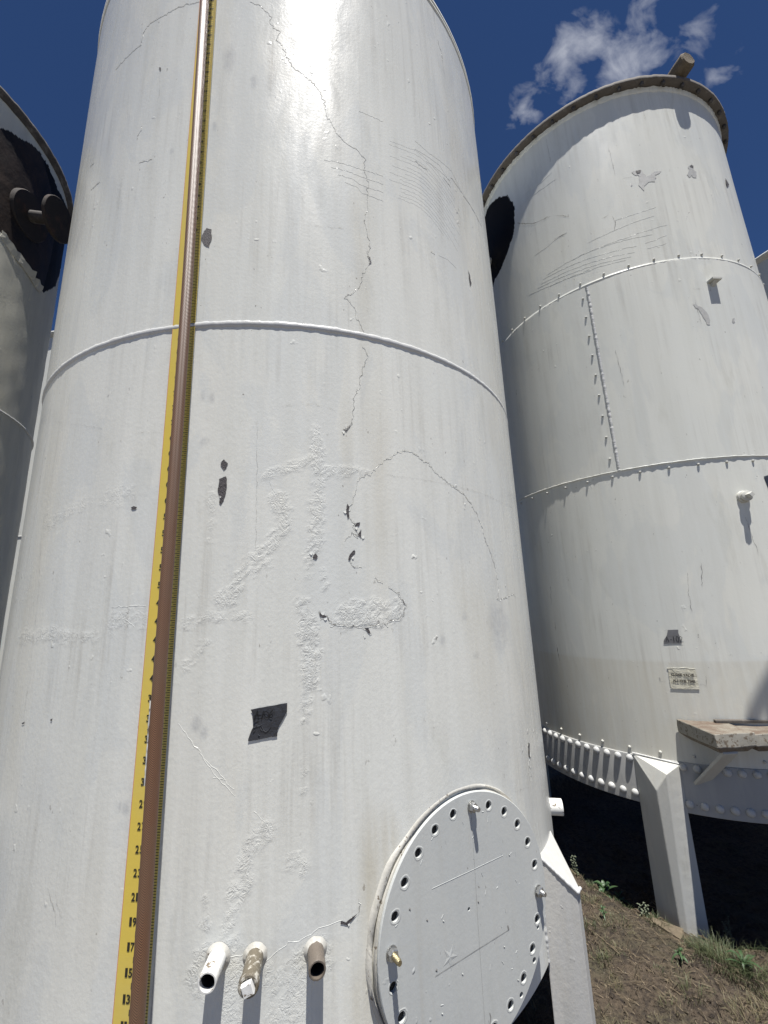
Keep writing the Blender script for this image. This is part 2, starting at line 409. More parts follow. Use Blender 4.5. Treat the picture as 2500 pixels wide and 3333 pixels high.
def text_mesh(s, size=1.0, bold=0.0):
    cu = bpy.data.curves.new('txt', 'FONT'); cu.body = s; cu.size = size; cu.offset = bold; cu.resolution_u = 3
    ob = bpy.data.objects.new('txt', cu); C.objects.link(ob)
    dg = bpy.context.evaluated_depsgraph_get(); me = ob.evaluated_get(dg).to_mesh()
    V = [(v.co.x, v.co.y) for v in me.vertices]; F = [tuple(p.vertices) for p in me.polygons]
    ob.evaluated_get(dg).to_mesh_clear(); bpy.data.objects.remove(ob); bpy.data.curves.remove(cu)
    return V, F
def text_on(T, s, az, z, w, h, mb, off, mi=0, bold=0.0, shear=0.0, slope=0.0, wave=0.0):
    """text whose box is w by h metres, lower left corner at (az, z)"""
    V, F = text_mesh(s, 1, bold)
    x0 = min(v[0] for v in V); x1 = max(v[0] for v in V); y0 = min(v[1] for v in V); y1 = max(v[1] for v in V)
    k = radians(1)*T.r; out = []
    for x, y in V:
        xx = (x-x0)/(x1-x0)*w; yy = (y-y0)/(y1-y0)*h
        out.append(T.p(az + (xx+shear*yy)/k, z+yy+slope*xx, off))
    mb.add(out, F, mi)

def absorb(o, mb, mats):
    """adds paint marks to a shell's own mesh (they are surface pattern of that part)"""
    me = o.data; idx = {}
    for m_ in mats:
        if m_.name not in [x.name for x in me.materials]: me.materials.append(m_)
        idx[m_.name] = [x.name for x in me.materials].index(m_.name)
    off = Vector((0, 0, 0)); q = o.parent
    while q is not None: off += q.location; q = q.parent
    bm = bmesh.new(); bm.from_mesh(me); vs = [bm.verts.new(Vector(v)-off) for v in mb.v]
    for f_, mi in zip(mb.f, mb.m):
        try: fc = bm.faces.new([vs[i] for i in f_]); fc.material_index = idx[mats[mi].name]; fc.smooth = False
        except ValueError: pass
    bm.to_mesh(me); bm.free()
# ---- traced marks: (azimuth in degrees, height in metres) on the tank skins
L1 = [('crack',2.2,[(-7.65,4.121),(-11.08,4.129),(-13.65,4.129),(-15.22,4.12),(-16.89,4.12),(-19.21,4.119),(-20.08,4.111),(-20.89,4.088),(-21.01,4.02),(-24.41,4.014),(-28.93,4.006)]),('crack',1.8,[(1.87,4.087),(3.62,4.068),(4.94,4.037),(5.83,4.005),(5.66,3.964),(7.59,3.931),(7.0,3.882),(8.07,3.841),(8.94,3.793),(10.21,3.736),(11.87,3.708),(13.96,3.673),(15.63,3.599),(16.02,3.528),(17.66,3.445),(19.76,3.405),(21.71,3.394),(22.99,3.354),(22.7,3.304),(23.52,3.254),(23.21,3.194),(23.32,3.116),(22.38,3.052),(23.15,2.994),(23.49,2.932),(22.8,2.895),(23.39,2.868),(22.5,2.831),(21.62,2.784),(21.37,2.743),(18.76,2.684),(20.29,2.658),(21.01,2.604),(21.93,2.552)]),('crack',2.2,[(21.47,2.5),(22.42,2.477),(21.97,2.438),(21.15,2.398),(20.7,2.335),(19.92,2.297),(19.86,2.245),(19.46,2.202),(18.72,2.175),(18.01,2.172)]),('crack',1.8,[(18.49,1.91),(19.19,1.922),(19.93,1.969),(20.14,2.001),(21.05,2.018),(22.15,2.028),(23.11,2.05),(24.29,2.069)]),('crack',2.0,[(24.44,2.074),(26.07,2.103),(28.62,2.13),(30.33,2.117),(32.54,2.089),(34.85,2.053),(37.37,2.026),(40.14,2.004),(41.87,1.977),(43.63,1.937),(44.75,1.894),(45.47,1.841),(47.0,1.789),(47.85,1.744),(48.65,1.691),(48.84,1.646),(47.88,1.609),(50.61,1.61),(54.12,1.628),(56.67,1.619)]),('crack',4,[(18.5,1.914),(18.73,1.877),(19.46,1.855),(20.32,1.855)]),('crack',3,[(19.46,1.855),(19.77,1.825),(20.1,1.81),(19.1,1.828),(18.07,1.802)]),('crack',3.5,[(19.37,1.77),(18.61,1.741),(19.32,1.72),(20.5,1.72)]),('crack',3,[(22.34,1.687),(23.55,1.669)]),('crack',4,[(14.33,1.592),(14.48,1.575),(15.55,1.574),(16.0,1.551),(17.24,1.549)]),('crack',3.5,[(17.24,1.549),(19.46,1.542),(20.6,1.536),(21.4,1.518),(21.16,1.538),(23.32,1.545)]),('crack',3.5,[(23.46,1.549),(24.13,1.535),(24.34,1.552),(25.62,1.557),(26.58,1.57),(27.14,1.599),(26.16,1.632),(24.38,1.658)]),('ridge',5,[(3.84,0.783),(5.82,0.782),(6.54,0.792),(7.54,0.789),(8.04,0.779),(8.56,0.763),(9.53,0.779),(11.03,0.793),(12.55,0.797),(14.36,0.809),(15.95,0.814),(17.02,0.816)]),('crack',6,[(16.88,0.811),(17.56,0.806),(18.4,0.815)]),('crack',3,[(18.82,0.82),(19.27,0.841),(19.0,0.857)]),('crack',4,[(54.62,1.064),(54.53,1.012),(54.0,0.988),(54.49,0.957),(54.25,0.936)]),('line',2,[(48.37,0.998),(47.66,0.949),(50.37,0.94),(53.9,0.923)]),('line',2,[(24.35,2.026),(30.51,2.027),(37.91,2.023),(44.22,2.022),(53.02,2.012),(62.79,2.02)]),('line',1.5,[(5.68,2.2),(5.91,2.021),(6.08,1.776)]),('line',1.5,[(6.95,2.22),(8.9,2.237),(12.88,2.255),(15.27,2.251),(17.0,2.238)]),('line',2,[(-13.06,2.173),(-10.31,2.171),(-7.68,2.161)]),('line',1.5,[(-33.82,2.321),(-26.01,2.261),(-18.5,2.209)]),('line',2,[(-32.01,1.914),(-29.6,1.674),(-29.11,1.564),(-28.74,1.431)]),('line',2.5,[(-28.63,1.409),(-28.47,1.296)]),('line',2.5,[(-18.75,0.906),(-17.13,0.855),(-16.7,0.827)]),('line',2,[(-17.29,0.895),(-16.08,0.849)]),('crack',3,[(-18.27,3.527),(-18.73,3.49),(-19.14,3.465)]),('crack',2.5,[(-17.86,3.333),(-15.01,3.327)]),('crack',3,[(-32.95,3.539),(-34.52,3.54)]),('crack',3,[(-29.04,3.377),(-31.17,3.378),(-32.69,3.389)]),('line',2,[(-23.05,3.768),(-22.68,3.633)]),('line',2,[(-15.41,3.797),(-14.98,3.702),(-15.1,3.616)]),('ridge',6,[(-2.66,1.31),(-1.72,1.286),(-0.8,1.263),(0.7,1.223),(2.43,1.188),(4.4,1.145)]),('ridge',5,[(-1.1,1.269),(0.71,1.22),(2.03,1.183),(3.03,1.16),(4.56,1.128)]),('ridge',4,[(1.92,1.175),(3.42,1.168)]),('ridge',5,[(6.74,1.09),(7.69,1.072),(8.51,1.049),(8.65,1.039)]),('line',2.5,[(10.55,2.966),(12.8,2.968),(15.46,2.972),(19.41,2.992)]),('ridge',4,[(22.17,3.602),(24.49,3.606),(27.17,3.61)]),('ridge',4,[(34.56,3.618),(38.61,3.611),(41.71,3.629),(45.79,3.643),(49.45,3.587),(51.35,3.588),(59.13,3.591),(61.27,3.602)]),('crack',2.5,[(45.23,3.596),(47.42,3.593),(49.45,3.587)]),('crack',2,[(50.14,3.58),(52.56,3.586),(56.34,3.594),(59.13,3.591)]),('ridge',4,[(34.41,3.568),(38.02,3.584),(41.56,3.596),(43.09,3.575),(45.01,3.557)]),('ridge',4,[(37.42,3.547),(40.62,3.559),(44.77,3.567)]),('crack',3,[(42.53,3.545),(44.32,3.539),(44.85,3.529)]),('crack',2,[(34.19,3.498),(36.35,3.5),(37.5,3.505)]),('crack',3,[(48.98,3.124),(49.1,3.093)]),('ridge',5,[(38.92,3.06),(41.64,3.072),(44.26,3.064)]),('crack',3,[(36.77,3.052),(37.86,3.051)]),('crack',3,[(45.1,4.508),(45.69,4.475),(46.34,4.45),(46.22,4.391)]),('line',3,[(46.25,4.434),(46.56,4.344),(46.58,4.276)]),('line',3,[(43.12,4.509),(44.08,4.487)]),('line',3,[(44.5,4.344),(44.78,4.29)]),('crack',2.5,[(47.17,3.448),(47.43,3.438)]),('crack',2.5,[(61.12,3.746),(61.3,3.732)]),('ridge',4,[(13.23,2.106),(13.4,2.078),(14.55,2.025),(14.71,2.002)]),('ridge',4,[(7.5,2.006),(7.68,1.984),(8.5,1.947)]),('ridge',5,[(-13.51,1.625),(-10.62,1.628),(-8.21,1.624)]),('ridge',4,[(-10.6,1.623),(-10.95,1.59),(-9.63,1.567)]),('ridge',3.2,[(28.42,3.522),(30.26,3.531),(32.2,3.543),(34.25,3.559),(36.39,3.565),(38.62,3.558),(40.98,3.54),(43.49,3.514),(46.2,3.482)]),('ridge',3.2,[(28.18,3.5),(30.02,3.509),(31.95,3.521),(34.0,3.535),(36.14,3.543),(38.37,3.536),(40.72,3.518),(43.22,3.492),(45.92,3.459)]),('ridge',3.2,[(32.19,3.495),(33.86,3.506),(35.6,3.513),(37.39,3.51),(39.25,3.499),(41.2,3.482),(43.25,3.459),(45.44,3.431),(47.8,3.4)]),('ridge',3.2,[(30.64,3.469),(32.15,3.478),(33.73,3.488),(35.37,3.496),(37.06,3.494),(38.81,3.484),(40.63,3.468),(42.54,3.448),(44.56,3.422)]),('ridge',3.2,[(28.26,3.437),(29.92,3.444),(31.66,3.454),(33.49,3.465),(35.4,3.474),(37.38,3.469),(39.45,3.455),(41.62,3.433),(43.92,3.405)]),('ridge',3.2,[(32.17,3.43),(33.78,3.44),(35.45,3.445),(37.17,3.441),(38.95,3.429),(40.81,3.411),(42.75,3.388),(44.82,3.36),(47.03,3.328)]),('ridge',3.2,[(28.62,3.392),(30.25,3.399),(31.95,3.408),(33.73,3.419),(35.59,3.424),(37.51,3.417),(39.52,3.401),(41.62,3.378),(43.85,3.349)]),('ridge',3.2,[(31.51,3.386),(33.14,3.395),(34.85,3.403),(36.61,3.4),(38.43,3.388),(40.33,3.37),(42.32,3.346),(44.42,3.316),(46.68,3.282)]),('ridge',3.2,[(27.97,3.348),(29.75,3.355),(31.62,3.364),(33.59,3.375),(35.65,3.378),(37.78,3.368),(40.01,3.347),(42.38,3.318),(44.91,3.281)]),('ridge',3.2,[(30.15,3.337),(31.5,3.344),(32.9,3.351),(34.36,3.358),(35.85,3.357),(37.38,3.349),(38.96,3.336),(40.61,3.318),(42.32,3.296)]),('ridge',3.2,[(27.91,3.31),(29.81,3.317),(31.8,3.326),(33.92,3.337),(36.12,3.336),(38.41,3.32),(40.83,3.293),(43.41,3.257),(46.21,3.212)]),('ridge',3.2,[(30.27,3.295),(31.62,3.301),(33.02,3.308),(34.48,3.314),(35.96,3.311),(37.49,3.302),(39.07,3.287),(40.71,3.267),(42.42,3.243)]),('ridge',3.2,[(30.35,3.275),(31.96,3.282),(33.66,3.291),(35.4,3.291),(37.2,3.281),(39.07,3.263),(41.03,3.239),(43.09,3.208),(45.27,3.172)]),('ridge',3.2,[(29.95,3.254),(31.34,3.259),(32.79,3.266),(34.28,3.272),(35.82,3.268),(37.39,3.257),(39.02,3.241),(40.71,3.22),(42.48,3.194)]),('ridge',3.2,[(29.5,3.234),(30.78,3.238),(32.11,3.244),(33.49,3.251),(34.9,3.251),(36.35,3.245),(37.84,3.233),(39.37,3.216),(40.97,3.194)]),('ridge',4,[(15.54,3.289),(18.83,3.297),(22.25,3.299),(26.61,3.311)]),('ridge',4,[(16.75,3.261),(19.64,3.266),(22.21,3.26),(26.52,3.268)]),('ridge',4,[(17.96,3.234),(20.46,3.235),(22.16,3.22),(26.44,3.225)]),('ridge',4,[(19.18,3.207),(21.28,3.205),(22.11,3.181),(26.36,3.182)])]
P1 = [[(-3.86,2.925),(-3.51,2.94),(-2.54,2.932),(-2.52,2.882),(-2.73,2.858),(-3.19,2.862),(-3.71,2.87),(-4.05,2.896)],[(1.33,2.061),(1.82,2.046),(1.61,2.034),(1.31,2.026),(0.9,2.039),(1.03,2.054)],[(0.9,1.998),(1.68,2.004),(1.92,1.993),(1.94,1.956),(1.52,1.931),(1.33,1.917),(1.01,1.921),(0.73,1.957)],[(-11.95,1.923),(-11.41,1.927),(-10.73,1.925),(-11.17,1.917),(-11.73,1.916)],[(19.37,1.77),(19.43,1.763),(18.85,1.743),(18.61,1.741),(18.87,1.763)],[(13.57,1.756),(13.94,1.761),(14.25,1.751),(14.03,1.742),(13.63,1.746)],[(14.48,1.595),(14.78,1.583),(15.55,1.574),(15.09,1.571),(14.48,1.579)],[(48.94,3.119),(49.35,3.11),(49.75,3.058),(49.25,3.032),(48.98,3.059)],[(-15.69,3.813),(-15.07,3.804),(-15.17,3.79),(-15.44,3.793)],[(18.5,1.923),(18.8,1.91),(18.67,1.876),(18.56,1.87),(18.34,1.887)],[(20.36,1.859),(20.14,1.848),(19.52,1.845),(19.8,1.855)],[(20.4,1.839),(20.47,1.811),(20.04,1.821)],[(19.21,1.77),(19.4,1.765),(18.81,1.739),(18.55,1.742),(18.7,1.759)],[(20.6,1.538),(21.16,1.535),(21.4,1.517),(21.08,1.523)],[(22.8,2.895),(23.42,2.887),(23.48,2.867),(23.04,2.855),(23.32,2.873)],[(17.94,2.174),(18.71,2.172),(19.46,2.202),(18.71,2.166)],[(54.54,1.067),(55.19,1.058),(54.65,1.011),(54.19,1.022)],[(16.97,0.814),(17.56,0.809),(18.68,0.821),(18.39,0.811),(17.56,0.804),(16.88,0.808)],[(-28.76,1.293),(-28.13,1.296),(-28.11,1.29),(-28.63,1.289)],[(-21.98,1.312),(-21.6,1.313),(-21.64,1.307),(-21.94,1.308)]]
G1 = [(0.035,3,[(7.19,2.01),(10.33,2.033),(13.23,2.055),(16.54,2.027),(21.43,2.031)]),(0.05,4,[(8.83,1.932),(9.97,1.859),(8.04,1.782),(5.41,1.722),(2.6,1.635)]),(0.045,4,[(13.9,2.166),(14.55,2.025),(14.21,1.919),(14.35,1.809),(13.26,1.753),(13.26,1.704)]),(0.03,4,[(14.81,1.71),(15.42,1.662)]),(0.05,5,[(12.06,1.61),(13.27,1.55),(12.98,1.486),(13.28,1.399)]),(0.085,5,[(17.9,1.582),(22.86,1.577)]),(0.07,5,[(23.51,1.58),(25.31,1.582)]),(0.055,3,[(8.23,1.061),(6.98,1.016),(5.76,0.968),(5.31,0.929)]),(0.05,3,[(5.08,0.919),(4.66,0.872),(4.25,0.825),(4.82,0.786)]),(0.07,2,[(-12.57,1.591),(-8.72,1.589)]),(0.04,2,[(-34.72,1.538),(-23.97,1.55),(-16.09,1.544)]),(0.04,3,[(-2.02,1.574),(1.82,1.584),(5.62,1.58)]),(0.03,2.5,[(-0.37,1.519),(-0.84,1.476),(-2.23,1.447)]),(0.02,3,[(-0.18,1.98),(0.09,1.871),(-0.05,1.801)]),(0.03,6,[(12.83,1.49),(12.98,1.483)]),(0.025,6,[(14.01,1.476),(14.16,1.472)]),(0.02,6,[(13.88,1.752),(13.94,1.749)]),(0.03,3,[(12.7,1.367),(12.86,1.295)]),(0.015,2,[(12.73,1.22),(12.47,1.126)]),(0.04,3,[(11.46,0.964),(12.25,0.941)]),(0.02,3,[(1.52,0.91),(2.07,0.847)]),(0.12,2,[(4.96,0.717),(5.3,0.663)]),(0.12,2,[(11.08,0.69),(11.35,0.644)]),(0.1,3,[(13.58,0.749),(13.58,0.745)]),(0.12,3,[(2.67,0.753),(2.93,0.748)]),(0.1,3,[(6.85,0.749),(6.98,0.744)]),(0.08,1.5,[(-15.98,1.963),(-12.39,1.97)]),(0.05,1.5,[(-30.76,1.943),(-30.27,1.908),(-20.08,1.966)])]
S1 = [(-2.28,2.281,0.34,0.018),(-0.91,2.275,0.41,0.02),(-1.68,2.121,0.73,0.015),(-1.41,3.766,1.06,0.076),(-3.33,3.414,0.49,0.024),(3.16,3.638,0.61,0.036),(-0.37,1.308,0.63,0.02),(0.55,1.282,0.42,0.017),(40.22,1.417,0.81,0.013),(33.23,1.483,0.54,0.018),(38.22,1.552,0.54,0.016),(-11.02,3.332,0.47,0.017),(-8.61,1.105,0.45,0.016),(-9.41,1.109,0.25,0.013),(47.76,1.508,3.64,0.09)]
TAPE = [(6.07,1.337),(7.22,1.34),(9.0,1.344),(10.43,1.347),(10.42,1.325),(10.14,1.313),(9.88,1.304),(9.49,1.291),(9.3,1.279),(9.33,1.265),(8.8,1.264),(8.63,1.265),(7.93,1.262),(7.49,1.261),(6.92,1.259),(5.9,1.258),(5.91,1.264),(6.11,1.278),(6.27,1.287),(6.4,1.292),(6.39,1.299),(6.45,1.303),(6.34,1.315),(6.26,1.327)]
INK = [[(6.48,1.31),(6.71,1.322),(6.92,1.333),(6.98,1.321),(7.04,1.309)],[(6.53,1.32),(7.15,1.321)],[(7.07,1.319),(7.37,1.321)],[(7.63,1.332),(7.51,1.321),(7.39,1.311)],[(8.24,1.322),(8.16,1.326),(8.03,1.329),(7.88,1.33),(7.76,1.329),(7.7,1.327),(7.7,1.323),(7.79,1.319),(7.92,1.315),(8.06,1.314),(8.18,1.315),(8.25,1.318),(8.24,1.322)],[(8.7,1.332),(8.43,1.325),(8.29,1.318),(8.33,1.315),(8.54,1.313),(8.71,1.316),(8.68,1.32),(8.53,1.321),(8.31,1.318)]]
WRK = [[(6.46,1.291),(6.83,1.294),(7.19,1.295),(7.45,1.297)],[(7.41,1.294),(7.64,1.283),(7.91,1.279),(8.26,1.282),(8.56,1.292)],[(7.19,1.295),(7.28,1.287),(7.55,1.282)],[(6.47,1.301),(6.69,1.306),(6.99,1.308)],[(6.74,1.297),(6.92,1.297)],[(7.04,1.273),(7.22,1.27),(7.18,1.265)],[(8.87,1.34),(8.89,1.313)],[(8.41,1.31),(8.67,1.309)],[(9.85,1.34),(10.0,1.325)],[(6.42,1.279),(6.71,1.285)]]
ST1 = [(21.87,2.822,2.23,0.479,0.35),(23.58,2.045,2.31,0.402,0.35),(18.65,2.125,1.04,0.224,0.25),(20.8,0.869,1.77,0.186,0.75),(22.73,0.94,1.65,0.11,0.6),(19.9,0.637,2.22,0.102,0.6),(48.8,3.609,5.17,0.74,0.3),(56.66,3.036,8.31,1.041,0.35),(41.11,1.488,5.31,0.448,0.3),(55.34,1.351,6.76,0.44,0.35),(-11.57,0.861,2.4,0.2,0.15),(-30.64,1.822,3.83,0.67,0.3),(-42.5,3.407,7.96,0.609,0.3),(4.4,1.128,1.06,0.146,0.15),(12.99,0.755,1.02,0.038,0.4),(3.11,0.764,1.32,0.037,0.4)]
L2 = [('crack',4,[(-60.27,4.619),(-56.25,4.543),(-51.98,4.475),(-47.77,4.452),(-44.85,4.43)]),('crack',3,[(-43.0,4.413),(-37.97,4.333)]),('ridge',5,[(-54.04,4.201),(-48.6,4.197),(-43.95,4.216),(-39.76,4.212)]),('crack',3.5,[(-44.91,4.218),(-39.76,4.212)]),('crack',4,[(-27.14,4.188),(-24.68,4.194)]),('crack',3,[(-23.63,4.175),(-22.96,4.11),(-23.76,4.059)]),('crack',3,[(-17.83,4.447),(-14.62,4.445)]),('line',4,[(-20.3,4.751),(-20.08,4.621),(-19.87,4.495)]),('line',4,[(-5.45,4.998),(-5.39,4.91)]),('line',4,[(-41.85,5.135),(-41.5,4.898)]),('line',3,[(-3.32,2.005),(-2.37,1.86),(-1.99,1.783)]),('crack',3,[(-72.34,3.107),(-72.31,3.028)]),('crack',3,[(-72.77,3.232),(-73.35,3.177)]),('crack',4,[(-67.98,1.301),(-67.54,1.227),(-67.25,1.199)]),('crack',3,[(-67.23,1.684),(-67.83,1.559)]),('crack',3,[(-67.17,1.444),(-67.45,1.391)]),('crack',3,[(-30.51,2.846),(-29.95,2.827)]),('line',3,[(-18.14,1.762),(-19.08,1.635)]),('line',3,[(-22.24,1.715),(-23.13,1.588),(-23.06,1.5)]),('line',3,[(-30.47,3.17),(-29.72,2.898)]),('line',3,[(-3.23,3.407),(-2.75,3.238)]),('crack',3,[(-2.88,3.49),(0.79,3.486)]),('line',5,[(-34.69,1.154),(-34.6,1.13),(-33.1,1.132)]),('line',5,[(-22.62,1.171),(-23.11,1.121),(-24.56,1.126)]),('ridge',4,[(-22.9,4.133),(-18.11,4.133),(-13.85,4.142),(-8.89,4.154)]),('ridge',4,[(-32.8,4.043),(-27.78,4.051),(-19.25,4.067),(-10.13,4.087)]),('ridge',4,[(-39.55,3.968),(-30.85,3.97),(-20.05,3.971),(-6.39,4.001)]),('ridge',4,[(-50.07,3.97),(-35.89,3.972),(-24.88,3.959),(-12.05,3.944)]),('ridge',4,[(-51.81,3.954),(-38.16,3.93),(-25.37,3.898),(-17.85,3.885)]),('ridge',4,[(-52.83,3.928),(-36.51,3.889),(-26.24,3.862),(-18.8,3.841)]),('ridge',4,[(-54.64,3.913),(-38.01,3.861),(-28.23,3.836),(-20.18,3.815)]),('ridge',4,[(-49.33,3.86),(-36.91,3.835),(-27.22,3.813),(-22.05,3.8)]),('ridge',4,[(-58.04,4.806),(-52.29,4.808),(-46.54,4.778),(-41.7,4.801)]),('ridge',4,[(-59.69,4.729),(-52.86,4.73),(-46.16,4.72),(-40.8,4.719)]),('ridge',4,[(-14.9,3.888),(-11.92,3.894),(-9.38,3.912),(-7.5,3.919)]),('ridge',4,[(-14.7,3.845),(-11.16,3.849),(-9.39,3.848),(-8.1,3.858)]),('ridge',4,[(-59.2,3.911),(-48.53,3.865),(-39.54,3.834),(-33.87,3.818)])]
Q2 = [[(-14.44,4.484),(-13.01,4.489),(-11.01,4.484),(-10.36,4.446),(-9.81,4.417),(-8.26,4.424),(-6.76,4.451),(-3.84,4.446),(-5.31,4.426),(-6.79,4.421),(-6.47,4.393),(-7.55,4.367),(-9.62,4.366),(-11.0,4.349),(-11.63,4.306),(-12.38,4.33),(-12.9,4.363),(-12.16,4.409),(-12.57,4.446),(-13.68,4.459)],[(6.75,4.479),(8.35,4.503),(9.52,4.498),(8.91,4.468),(10.04,4.451),(9.47,4.393),(8.36,4.386),(7.44,4.408),(6.38,4.386),(5.52,4.411),(6.94,4.447)],[(-4.27,3.383),(-2.82,3.372),(-1.44,3.353),(-0.23,3.318),(0.34,3.284),(0.06,3.226),(-0.93,3.224),(-1.3,3.261),(-2.1,3.295),(-2.81,3.338)],[(8.73,3.273),(9.78,3.28),(9.47,3.246),(8.48,3.236)],[(-15.49,4.39),(-14.85,4.389),(-15.12,4.367),(-15.59,4.368)]]
P2 = [[(-13.01,4.489),(-11.01,4.484),(-11.66,4.457),(-12.7,4.459)],[(8.35,4.503),(9.52,4.498),(8.97,4.481),(7.97,4.482)],[(27.16,4.5),(28.31,4.48),(29.29,4.459),(26.25,4.409),(25.86,4.436)]]
H2 = [(-80.63,5.137),(-76.59,5.124),(-71.73,5.093),(-69.07,5.058),(-66.78,5.006),(-64.54,4.971),(-62.59,4.918),(-61.42,4.851),(-61.03,4.79),(-61.06,4.718),(-61.6,4.639),(-62.72,4.57),(-64.14,4.524),(-66.1,4.504),(-67.74,4.462),(-70.79,4.424),(-74.14,4.39),(-77.72,4.376),(-80.57,4.386),(-82.75,4.356),(-98.75,4.256),(-106.75,4.1),(-104.75,4.5),(-88.63,5.107)]
TAPE2 = [(-30.2,1.406),(-27.49,1.407),(-27.58,1.391),(-27.32,1.36),(-27.25,1.335),(-30.53,1.334),(-31.93,1.332),(-31.76,1.345),(-30.62,1.378)]
TAPE3 = [(5.62,2.236),(7.19,2.242)]
SIGN = [(-31.98,1.202),(-25.15,1.202),(-25.03,1.185),(-24.99,1.1),(-32.02,1.099),(-32.08,1.125)]
H3 = [(80.21,4.616),(81.72,4.644),(83.34,4.668),(85.18,4.678),(87.69,4.705),(89.96,4.739),(92.53,4.765),(94.67,4.772),(97.12,4.768),(99.78,4.768),(102.91,4.76),(105.91,4.746),(109.36,4.738),(113.59,4.758),(120.0,4.795),(127.46,4.838),(132.15,4.809),(132.06,4.653),(128.32,4.507),(125.1,4.36),(124.87,4.211),(122.32,4.097),(118.03,4.006),(113.71,3.932),(110.42,3.867),(105.78,3.84),(102.52,3.859),(99.93,3.859),(98.31,3.873),(95.59,3.881),(93.21,3.88),(91.54,3.897),(89.95,3.914),(88.1,3.932),(86.44,3.94)]
LIP3 = [(86.54,3.929),(87.88,3.922),(89.32,3.909),(90.88,3.892),(92.77,3.885),(94.38,3.88),(96.49,3.876),(98.38,3.867),(101.48,3.856),(104.51,3.842),(107.69,3.848)]
# ================================================================== GROUND
def gh(x, y):
    d2 = hypot(x-T2.cx, y-T2.cy)
    h = .035*noise.noise(Vector((x*1.6, y*1.6, 1))) + .022*noise.noise(Vector((x*5, y*5, 4))) + .013*noise.noise(Vector((x*14, y*14, 2))) + .008*noise.noise(Vector((x*36, y*36, 6)))
    s = min(1, max(0, (1.14-d2)/.16)); s = s*s*(3-2*s)
    near = min(1, max(0, (6-hypot(x-1, y-2))/4))
    h = h*(.35+.65*near) - .17*s
    h += .02*max(0, min(1, (hypot(x-1.3, y-2.15) < .5) * (0.5-hypot(x-1.3, y-2.15))*2))
    return h
xs = sorted(set([-400, -150, -60, -30, -15, -8, -5] + [round(-3.5+.25*i, 3) for i in range(15)] + [round(.3+.0125*i, 4) for i in range(120)] + [round(1.8+.05*i, 3) for i in range(30)] + [3.5, 4.2, 5, 7, 10, 16, 30, 60, 150, 400]))
ys = sorted(set([-400, -150, -60, -30, -15, -8, -5, -3, -2, -1, -.5, 0, .4, .8, 1.1, 1.4] + [round(1.6+.0125*i, 4) for i in range(130)] + [round(3.25+.06*i, 3) for i in range(20)] + [4.7, 5.2, 6, 8, 11, 16, 30, 60, 150, 400]))
V = [(x, y, gh(x, y)) for y in ys for x in xs]; nx = len(xs)
F = [(j*nx+i, j*nx+i+1, (j+1)*nx+i+1, (j+1)*nx+i) for j in range(len(ys)-1) for i in range(nx-1)]
g = make('ground', V, F, M['soil']); g['kind'] = 'structure'
# unseen pale ground, added under and behind the camera to bounce light onto the tanks
gx = [-60, -30, -15] + [-8+.5*i for i in range(40)] + [14, 25, 40]; gy = [-60, -30, -15, -8] + [-6+.4*i for i in range(18)]
def gedge(x): return .95 + .25*noise.noise(Vector((x*.9, 3, 0))) + .08*noise.noise(Vector((x*4, 5, 0)))
V = []
for j, y in enumerate(gy):
    for x in gx:
        yy = y if j < len(gy)-1 else gedge(x); V.append((x, yy, gh(x, yy)+.045 if j < len(gy)-1 else gh(x, yy)-.01))
n_ = len(gx)
g2 = make('bounce_yard', V, [(j*n_+i, j*n_+i+1, (j+1)*n_+i+1, (j+1)*n_+i) for j in range(len(gy)-1) for i in range(n_-1)], M['bounce_ground']); g2['kind'] = 'structure'

# ================================================================== MAIN TANK
T1o = empty('storage_tank', (T1.cx, T1.cy, 0), label='big white smooth steel tank in the foreground with a bolted round manhole cover', cat='tank', group='white steel tanks standing in the yard')
def vn(A, Z, s1, s2, seed):
    r = np.zeros(A.shape); rng = np.random.RandomState(seed)
    for i in range(10):
        a, b_, c_ = rng.normal(0, s1), rng.normal(0, s2), rng.uniform(0, 6.28); r += np.sin(A*a*.0222 + Z*b_ + c_)
    return r/5
_gc = {}
def rmask(A, Z):
    if 'm' in _gc and _gc['m'].shape == A.shape: return _gc['m']
    out = np.zeros(A.shape)
    wob = vn(A, Z, 30, 40, 5)*.010 + vn(A, Z, 120, 120, 6)*.007
    pres = np.clip(.75+vn(A, Z, 70, 60, 17)*.8+vn(A, Z, 220, 200, 18)*.6, 0, 1)
    for wd, amp, pts in G1:
        d = segdist(T1, pts, A, Z) + wob
        out = np.maximum(out, amp/5*pres*np.clip((wd/2-d)/.016+.3, 0, 1))
    _gc['m'] = out
    return out
def lf1(A, Z): return (vn(A, Z, 1.6, 1.2, 1)*.0035 + vn(A, Z, 6, 3.5, 2)*.0010)*np.clip((Z-.4)*3, 0, 1)*np.clip((4.72-Z)*3, 0, 1)
T1.df = lf1
def disp1(A, Z):
    m = rmask(A, Z)
    r = np.zeros(A.shape); idx = np.argwhere(m > .02); k = radians(1)*T1.r
    for i, j in idx:
        a, z = A[i, j]*k, Z[i, j]
        r[i, j] = m[i, j]*(.0000 + .0004*noise.noise(Vector((a*45, z*38, 2))) + 0.0004*noise.noise(Vector((a*110, z*90, 4))))
    return lf1(A, Z) + r
def sm_attr(A, Z):
    out = np.zeros(A.shape)
    wob = vn(A, Z, 40, 60, 8)*.25
    for a, z, ra, rz in S1:
        d = np.sqrt(((A-a)/max(ra, .2))**2 + ((Z-z)/max(rz, .01))**2) + wob
        out = np.maximum(out, np.clip(1.25-d, 0, .8))
    return out
sh = shell(T1, 'shell', .384, 4.765, azgrid(-64, 76, .26), .006, [M['tank']], T1o, disp1, rmask)
at = sh.data.attributes.new('smudge', 'FLOAT', 'POINT')
